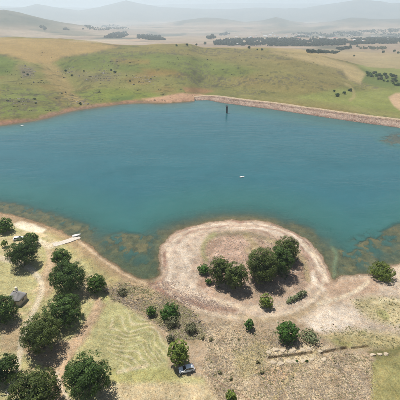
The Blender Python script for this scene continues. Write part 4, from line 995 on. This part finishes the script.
scatter('headland_grass', 'sparse dry grass on the mound of the headland', 'grass', [[(206, 240), (234, 232), (288, 240), (310, 262), (306, 288), (262, 302), (212, 294), (200, 262)]], 3500, 0.17, M_SCRUB, 404, flat=0.45, minsd=3)
scatter('park_grass', 'short yellowish grass tufts in the lakeside park', 'grass', [[(0, 224), (60, 238), (110, 268), (126, 288), (104, 300), (140, 318), (165, 344), (168, 374), (212, 384), (230, 440), (-10, 440)]], 9000, 0.10, M_TUFT, 405, per=6, flat=0.4)
scatter('neck_stones', 'loose dark stones on the neck of the headland', 'stones', [[(148, 283), (170, 278), (186, 285), (206, 299), (234, 310), (226, 315), (200, 311), (176, 302)]], 1500, 0.17, simple('stone', (0.27, 0.20, 0.165), 0.9), 406, per=8)
scatter('beach_stones', 'dark pebbles and clods strewn over the headland and sandy flats', 'stones', [[(162, 268), (172, 238), (230, 222), (300, 236), (326, 268), (380, 276), (400, 268), (400, 330), (330, 340), (250, 322), (180, 300)]], 2600, 0.075, simple('pebble', (0.17, 0.135, 0.11), 0.9), 407, per=6)
scatter('beach_stones', 'pale pebbles strewn over the headland and sandy flats', 'stones', [[(162, 268), (172, 238), (230, 222), (300, 236), (326, 268), (380, 276), (400, 268), (400, 330), (330, 340), (250, 322), (180, 300)]], 1800, 0.08, simple('pale_pebble', (0.55, 0.49, 0.43), 0.9), 408, per=6)
def hill_tussocks():
    rng = np.random.default_rng(77); u = rng.uniform(-10, 350, 1800); v = rng.uniform(54, 112, 1800)
    k = (fbm(u / 22, v / 9, 78, 4) + rng.uniform(-.16, .16, 1800) > 0.05); u, v = u[k], v[k]
    h = march_many(u, v, 250); ok = (h[:, 2] > 1.5) & (np.hypot(h[:, 0], h[:, 1]) < 900); h = h[ok]; n = len(h); per = 7; s = rng.lognormal(-0.35, 0.4, n)
    d = rng.normal(size=(n, per, 3)); d /= np.linalg.norm(d, axis=2)[..., None]; d[..., 2] = np.abs(d[..., 2])
    c = h[:, None] + d * s[:, None, None] * np.array([1.3, 1, 0.6]); nn = d + rng.normal(size=d.shape) * 0.4; nn /= np.linalg.norm(nn, axis=2)[..., None]
    a = np.cross(nn, rng.normal(size=d.shape)); a /= np.linalg.norm(a, axis=2)[..., None]; b = np.cross(nn, a); q = s[:, None, None] * 0.6
    V = np.stack([c - a * q, c - b * q, c + a * q], 2).reshape(-1, 3); me = np_mesh('hill_tussocks', V, np.arange(len(V)).reshape(-1, 3), False)
    add_float(me, 'tint', np.clip(np.repeat(rng.uniform(0, 0.6, n), per * 3), 0, 1)); tag(link('hill_tussocks', me, M_TUSS), 'low tussocks and stones dotted over the far hillside', 'tussocks', kind='stuff')
M_TUSS = leaf_mat('tussock', (0.05, 0.055, 0.03), (0.20, 0.18, 0.11), 0.1)
hill_tussocks()
def hill_rocks():
    rng = np.random.default_rng(88); P = []
    for u0, u1, v0, v1, n in ((20, 36, 66, 80, 120), (60, 78, 68, 80, 60), (84, 124, 70, 84, 130), (126, 160, 76, 86, 70), (4, 40, 99, 106, 50), (70, 92, 102, 106, 30)):
        P.append(np.stack([rng.normal((u0 + u1) / 2, (u1 - u0) / 4, n), rng.normal((v0 + v1) / 2, (v1 - v0) / 4, n)], 1))
    P = np.concatenate(P); h = march_many(P[:, 0], P[:, 1], 250); h = h[(h[:, 2] > 1.0) & (np.hypot(h[:, 0], h[:, 1]) < 1000)]; n = len(h)
    o = rng.normal(size=(n, 6, 3)) * 0.25 + np.array([[1, 0, 0], [0, 1, 0], [-1, 0, 0], [0, -1, 0], [0, 0, 0.8], [0, 0, -0.5]]); o = o * rng.lognormal(-0.3, 0.4, n)[:, None, None]
    tri = np.array([[0, 1, 4], [1, 2, 4], [2, 3, 4], [3, 0, 4], [1, 0, 5], [2, 1, 5], [3, 2, 5], [0, 3, 5]])
    me = np_mesh('hill_rocks', (h[:, None] + o).reshape(-1, 3), (tri[None] + 6 * np.arange(n)[:, None, None]).reshape(-1, 3), False)
    tag(link('hill_rocks', me, simple('hill_rock', (0.26, 0.23, 0.20), 0.95, 0.1, 0.4, 0.5)), 'grey rocks strewn over the outcrops of the far hillside', 'rocks', kind='stuff')
hill_rocks()
